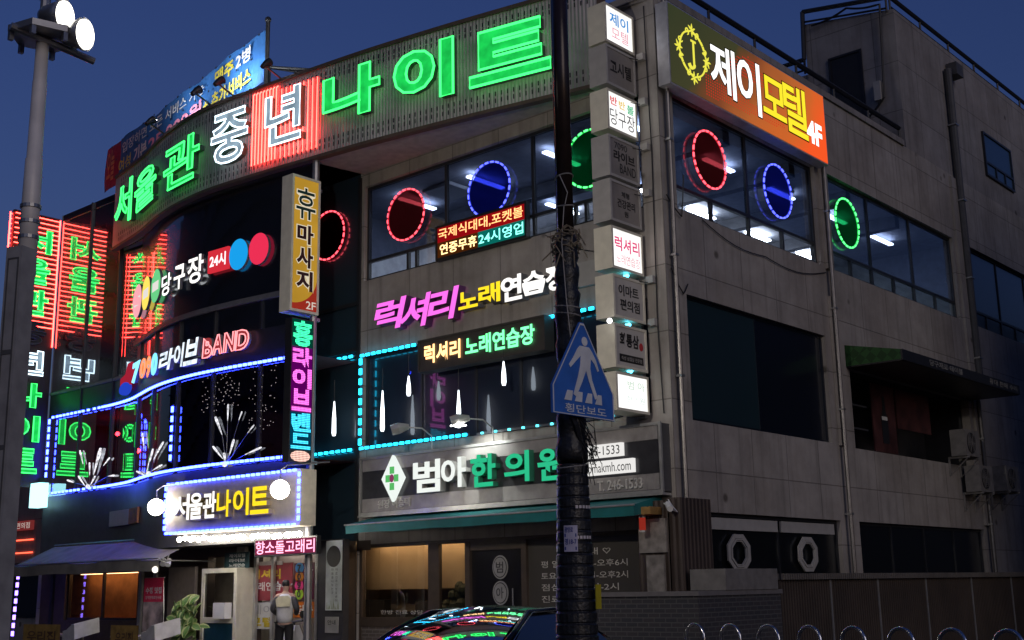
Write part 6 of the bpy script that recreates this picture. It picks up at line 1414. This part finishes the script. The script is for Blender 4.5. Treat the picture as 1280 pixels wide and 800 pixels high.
# ---- floodlight tower
TX, TY = 1.35, -11.88
fl_ = thing('floodlight_tower', 'grey floodlight tower with round lit lamps on a bracket plate at the left edge', 'light tower', (TX, TY, 0))
M_TP = pbr('tower_paint', (.80, .76, .71), .5, .1, .12, 4)
q = MB(); q.tube([(TX, TY, 4.3), (TX, TY, 5.35), (TX, TY, 5.36), (TX, TY, 6.08), (TX, TY, 6.09), (TX, TY, 6.5)], [.082, .074, .066, .062, .058, .055], 18); q.build('mast', M_TP, fl_, True)
for z in (4.62, 4.76, 4.9): MB().tube([(TX, TY, z), (TX, TY, z + .03)], .089, 18).build('mast_band', M_GALV, fl_)
FT = OF((TX, TY, 0), 20.0)
q = MB(); q.box(FT, -.085, .085, 0, 4.52, -.02, .15); q.box(FT, -.10, .10, 0, .5, -.15, .16); q.box(FT, -.15, -.087, 0, 4.48, -.14, .02)
q.build('casing', pbr('casing_grey', (.36, .35, .34), .55, .1, .2, 6), fl_)
q = MB(); q.frame(FT, -.06, .06, .6, 4.42, .012, .15, .156)
for z in (1.2, 2.0, 2.8, 3.6): q.box(FT, -.048, .048, z - .02, z + .02, .15, .155)
q.build('casing_seams', pbr('casing_dark', (.10, .10, .10), .6), fl_)
q = MB(); q.prism(FZ(0), [(TX + .30 * math.cos(R(60 * k + 15)), TY + .30 * math.sin(R(60 * k + 15))) for k in range(6)], 6.50, 6.56)
for k in range(6): a = R(60 * k + 15); q.bx(TX + .27 * math.cos(a) - .02, TX + .27 * math.cos(a) + .02, TY + .27 * math.sin(a) - .02, TY + .27 * math.sin(a) + .02, 6.42, 6.5)
q.tube([(TX, TY - .3, 6.52), (TX + .1, TY + .45, 6.40)], .035, 8); q.tube([(TX, TY, 6.5), (TX, TY, 7.3)], .045, 10); q.build('bracket_plate', M_GALV, fl_)
M_FL = emit('floodlight_lens', (1, .96, .86), 7.0)
def head(c, ang, tilt):
    n = Vector((math.cos(R(ang)) * math.cos(R(tilt)), math.sin(R(ang)) * math.cos(R(tilt)), math.sin(R(tilt)))); c = Vector(c)
    q = MB(); q.tube([c - n * .24, c - n * .2, c - n * .08, c - n * .005], [.06, .09, .125, .142], 20); h_ = q.build('lamp_head', M_GALV, fl_, True)
    q = MB(); q.tube([c - n * .004, c + n * .012], .132, 24); q.build('lens', M_FL, h_)
    q = MB(); q.tube([c - n * .02, c + n * .004], [.150, .150], 24, cap=False); q.build('rim', M_ALU, h_)
head((1.52, -11.776, 6.702), 30, -6)
head((1.63, -11.632, 6.537), 30, -6)
head((TX - .05, TY + .2, 7.1), 112, -12); head((TX - .2, TY + .05, 7.1), 150, -12)
for loc, tgt, e_ in (((TX - .05, TY + .23, 7.1), (-2.5, 0, 5.8), 1300), ((TX - .22, TY + .06, 7.1), (-13, -1, 4.5), 330)):
    ld = bpy.data.lights.new('floodlight', 'SPOT'); ld.energy = e_; ld.spot_size = R(95); ld.spot_blend = .9; ld.shadow_soft_size = .14; ld.color = (1, .90, .78)
    lo = bpy.data.objects.new('floodlight', ld); COL.objects.link(lo); lo.location = loc; lo.rotation_euler = (Vector(tgt) - Vector(loc)).to_track_quat('-Z', 'Y').to_euler()

# ---- dark saloon car nosing out towards the street
CX0, CY0 = 1.62, -6.45
car = thing('parked_car', 'dark saloon car whose windscreen mirrors the neon signs', 'car', (CX0, CY0, 0))
heading = math.atan2(-.97, .20)
ch, sh_ = math.cos(heading), math.sin(heading)
def FCx(l, s, z): return (CX0 + l * ch - s * sh_, CY0 + l * sh_ + s * ch, z)   # l forward, s to the left
M_PAINT = pbr('car_paint', (.008, .009, .012), .22, .2, .3, 5, .04, .6)
M_WIN = darkglass('windscreen', (.008, .009, .011), .08, .035)
def loft(rows, name, mat, parent, close=True):
    q = MB(); n = len(rows[0]); q.add([FCx(*p) for r in rows for p in r], [(i * n + j, i * n + j + 1, (i + 1) * n + j + 1, (i + 1) * n + j) for i in range(len(rows) - 1) for j in range(n - 1)])
    q.add([FCx(*p) for p in rows[0]], [tuple(range(n))]); q.add([FCx(*p) for p in rows[-1]], [tuple(reversed(range(n)))])
    return q.build(name, mat, parent, True)
def sect(l, hwid, z0, z1, crown=.05): return [(l, -hwid * .96, z0), (l, -hwid, (z0 + z1) * .5), (l, -hwid * .97, z1 - .06), (l, -hwid * .86, z1), (l, -hwid * .45, z1 + crown * .8), (l, 0, z1 + crown), (l, hwid * .45, z1 + crown * .8), (l, hwid * .86, z1), (l, hwid * .97, z1 - .06), (l, hwid, (z0 + z1) * .5), (l, hwid * .96, z0)]
loft([sect(-2.3, .78, .35, .80), sect(-2.15, .86, .25, .95), sect(-1.4, .91, .22, .98), sect(-.4, .92, .22, .94), sect(.7, .92, .22, .94), sect(1.5, .90, .22, .86), sect(2.1, .84, .25, .74), sect(2.32, .72, .32, .60)], 'body', M_PAINT, car)
def cab(l, hb, ht, zb, zt, crown=.05): return [(l, -hb, zb), (l, -lerp(hb, ht, .5) - .02, lerp(zb, zt, .5)), (l, -ht - .02, zt - .03), (l, -ht + .05, zt + .005), (l, -ht * .5, zt + crown * .75), (l, 0, zt + crown), (l, ht * .5, zt + crown * .75), (l, ht - .05, zt + .005), (l, ht + .02, zt - .03), (l, lerp(hb, ht, .5) + .02, lerp(zb, zt, .5)), (l, hb, zb)]
loft([cab(-1.75, .78, .62, .90, 1.02), cab(-1.2, .82, .60, .90, 1.25), cab(-.75, .84, .59, .90, 1.345), cab(-.3, .85, .60, .90, 1.365), cab(.05, .85, .60, .90, 1.34)], 'cabin', M_PAINT, car)
def grid(f, nu, nv, name, mat):
    q = MB(); q.add([FCx(*f(i / nu, j / nv)) for i in range(nu + 1) for j in range(nv + 1)], [(i * (nv + 1) + j, i * (nv + 1) + j + 1, (i + 1) * (nv + 1) + j + 1, (i + 1) * (nv + 1) + j) for i in range(nu) for j in range(nv)]); return q.build(name, mat, car, True)
grid(lambda a, b: (lerp(.03, 1.12, a) + .14 * a * (1 - (2 * b - 1) ** 2), (2 * b - 1) * lerp(.60, .80, a), lerp(1.345, .93, a) + .055 * (1 - (2 * b - 1) ** 2) * (1 - .4 * a) + .055 * math.sin(math.pi * a)), 14, 14, 'windscreen', M_WIN)
for sg in (-1, 1):
    grid(lambda a, b: (lerp(lerp(-1.55, -.95, b), lerp(.95, .12, b), a), sg * (lerp(.865, .645, b) + .02 * math.sin(math.pi * b)), lerp(.93, 1.315, b)), 12, 6, 'side_window', M_WIN)
    q = MB(); q.tube([FCx(1.12, sg * .84, .94), FCx(.6, sg * .77, 1.17), FCx(.1, sg * .64, 1.345), FCx(-.5, sg * .635, 1.36), FCx(-1.0, sg * .66, 1.29)], .028, 8); q.build('roof_pillar', M_PAINT, car, True)
    q = MB(); q.tube([FCx(1.0, sg * .875, .955), FCx(.55, sg * .80, 1.17), FCx(.05, sg * .672, 1.335), FCx(-.6, sg * .66, 1.345)], .008, 6); q.build('chrome_strip', M_STEEL, car, True)
    q = MB(); q.sphere(FCx(.72, sg * 1.0, .98), .1, 12, 8, 0, (.9, .9, .65)); q.build('wing_mirror', M_PAINT, car, True)
    q = MB(); q.sphere(FCx(2.12, sg * .62, .63), .15, 12, 8, 0, (1.0, 1.0, .45)); q.build('headlight', M_ALU, car, True)
    for l in (-1.4, 1.4):
        q = MB(); q.tube([FCx(l, sg * .72, .32), FCx(l, sg * .94, .32)], .32, 24); w_ = q.build('wheel', M_WIRE, car)
        q = MB(); q.tube([FCx(l, sg * .93, .32), FCx(l, sg * .952, .32)], .21, 16); q.build('rim', M_ALU, w_)
grid(lambda a, b: (lerp(-.95, -1.78, a), (2 * b - 1) * lerp(.58, .74, a), lerp(1.335, .99, a) + .05 * (1 - (2 * b - 1) ** 2)), 8, 10, 'rear_window', M_WIN)
q = MB(); q.prism(lambda u, v, d=0.0: FCx(2.30 + d, u, v), [(-.4, .42), (.4, .42), (.45, .58), (-.45, .58)], .0, .03); q.build('grille', M_BLACK, car)

# ---- neighbouring building at the far left
nbg = thing('neighbour_building', 'dark low building beyond the left end with a red sign and rows of red LEDs', 'building', (-27, 2, 0))
q = MB(); q.bx(-34, -21.2, 1.5, 14, .05, 5.6); q.build('wall', M_CONC_D, nbg)
Fn = FY(1.48); rc = RC((-25.380, 3.585), (-24.217, 3.870)); q = MB(); q.box(Fn, rc[0] - 1, rc[1], rc[2], rc[3], 0, .08); s_ = q.build('red_sign', emit('neighbour_red', (.22, .03, .03), .7), nbg)
MB().text(Fn, '편의점', rc[0] + .2, rc[1] - .1, rc[2] + .05, rc[3] - .05, .09, w=.01).build('letters', emit('neighbour_text', (.7, .55, .5), .7), s_)
q = MB()
for z in ((-24.730, 3.293)[1], (-24.674, 2.907)[1]):
    for k in range(14): q.box(Fn, rc[1] - 1.6 + k * .12, rc[1] - 1.54 + k * .12, z - .02, z + .02, .0, .03)
q.build('red_leds', emit('red_led', (1, .1, .05), 3), nbg)
q = MB()
for k in range(3): q.box(Fn, -32 + k * 3.2, -30 + k * 3.2, 1, 2.6, 0, .03)
q.build('window', M_BAYGL, nbg)

# ---- tall dark blocks across the street: what the glass of the bay mirrors
for (x0, x1, y0, h, nm, lab) in ((-150, -76, -38, 44, 0, 'tall dark apartment block across the street, the far one'), (-75.8, -38, -37, 42, 1, 'tall dark apartment block across the street, the middle one'), (-37.8, -12, -36, 36, 2, 'tall dark apartment block across the street, the one with a flat grey front')):
    t = thing('apartment_block', lab, 'building', ((x0 + x1) / 2, y0, 0), 'apartment blocks across the street')
    MB().bx(x0, x1, y0 - 12, y0, .02, h).build('wall', pbr('block_wall', (.10, .10, .11), .8), t)
    q = MB(); z = 4
    while z < h - 2: q.bx(x0 + 1, x1 - 1, y0, y0 + .9, z, z + .12); z += 3
    q.each('balcony_slab', pbr('block_slab', (.07, .07, .08), .8), t) if False else q.build('balcony_trim', pbr('block_slab', (.07, .07, .08), .8), t)
t = thing('alley_shade_block', 'added dark block, out of view across the alley, shading the far alley wall', 'building', (14, 20, 0))  # unseen block, added to darken the far end of the side wall
MB().bx(9.5, 20, 9.5, 48, .02, 14).build('wall', pbr('shade_block_wall', (.09, .085, .085), .8), t)
MB().bx(9.3, 20.2, 9.3, 48.2, 14, 14.3).build('roof', M_DARK, t)
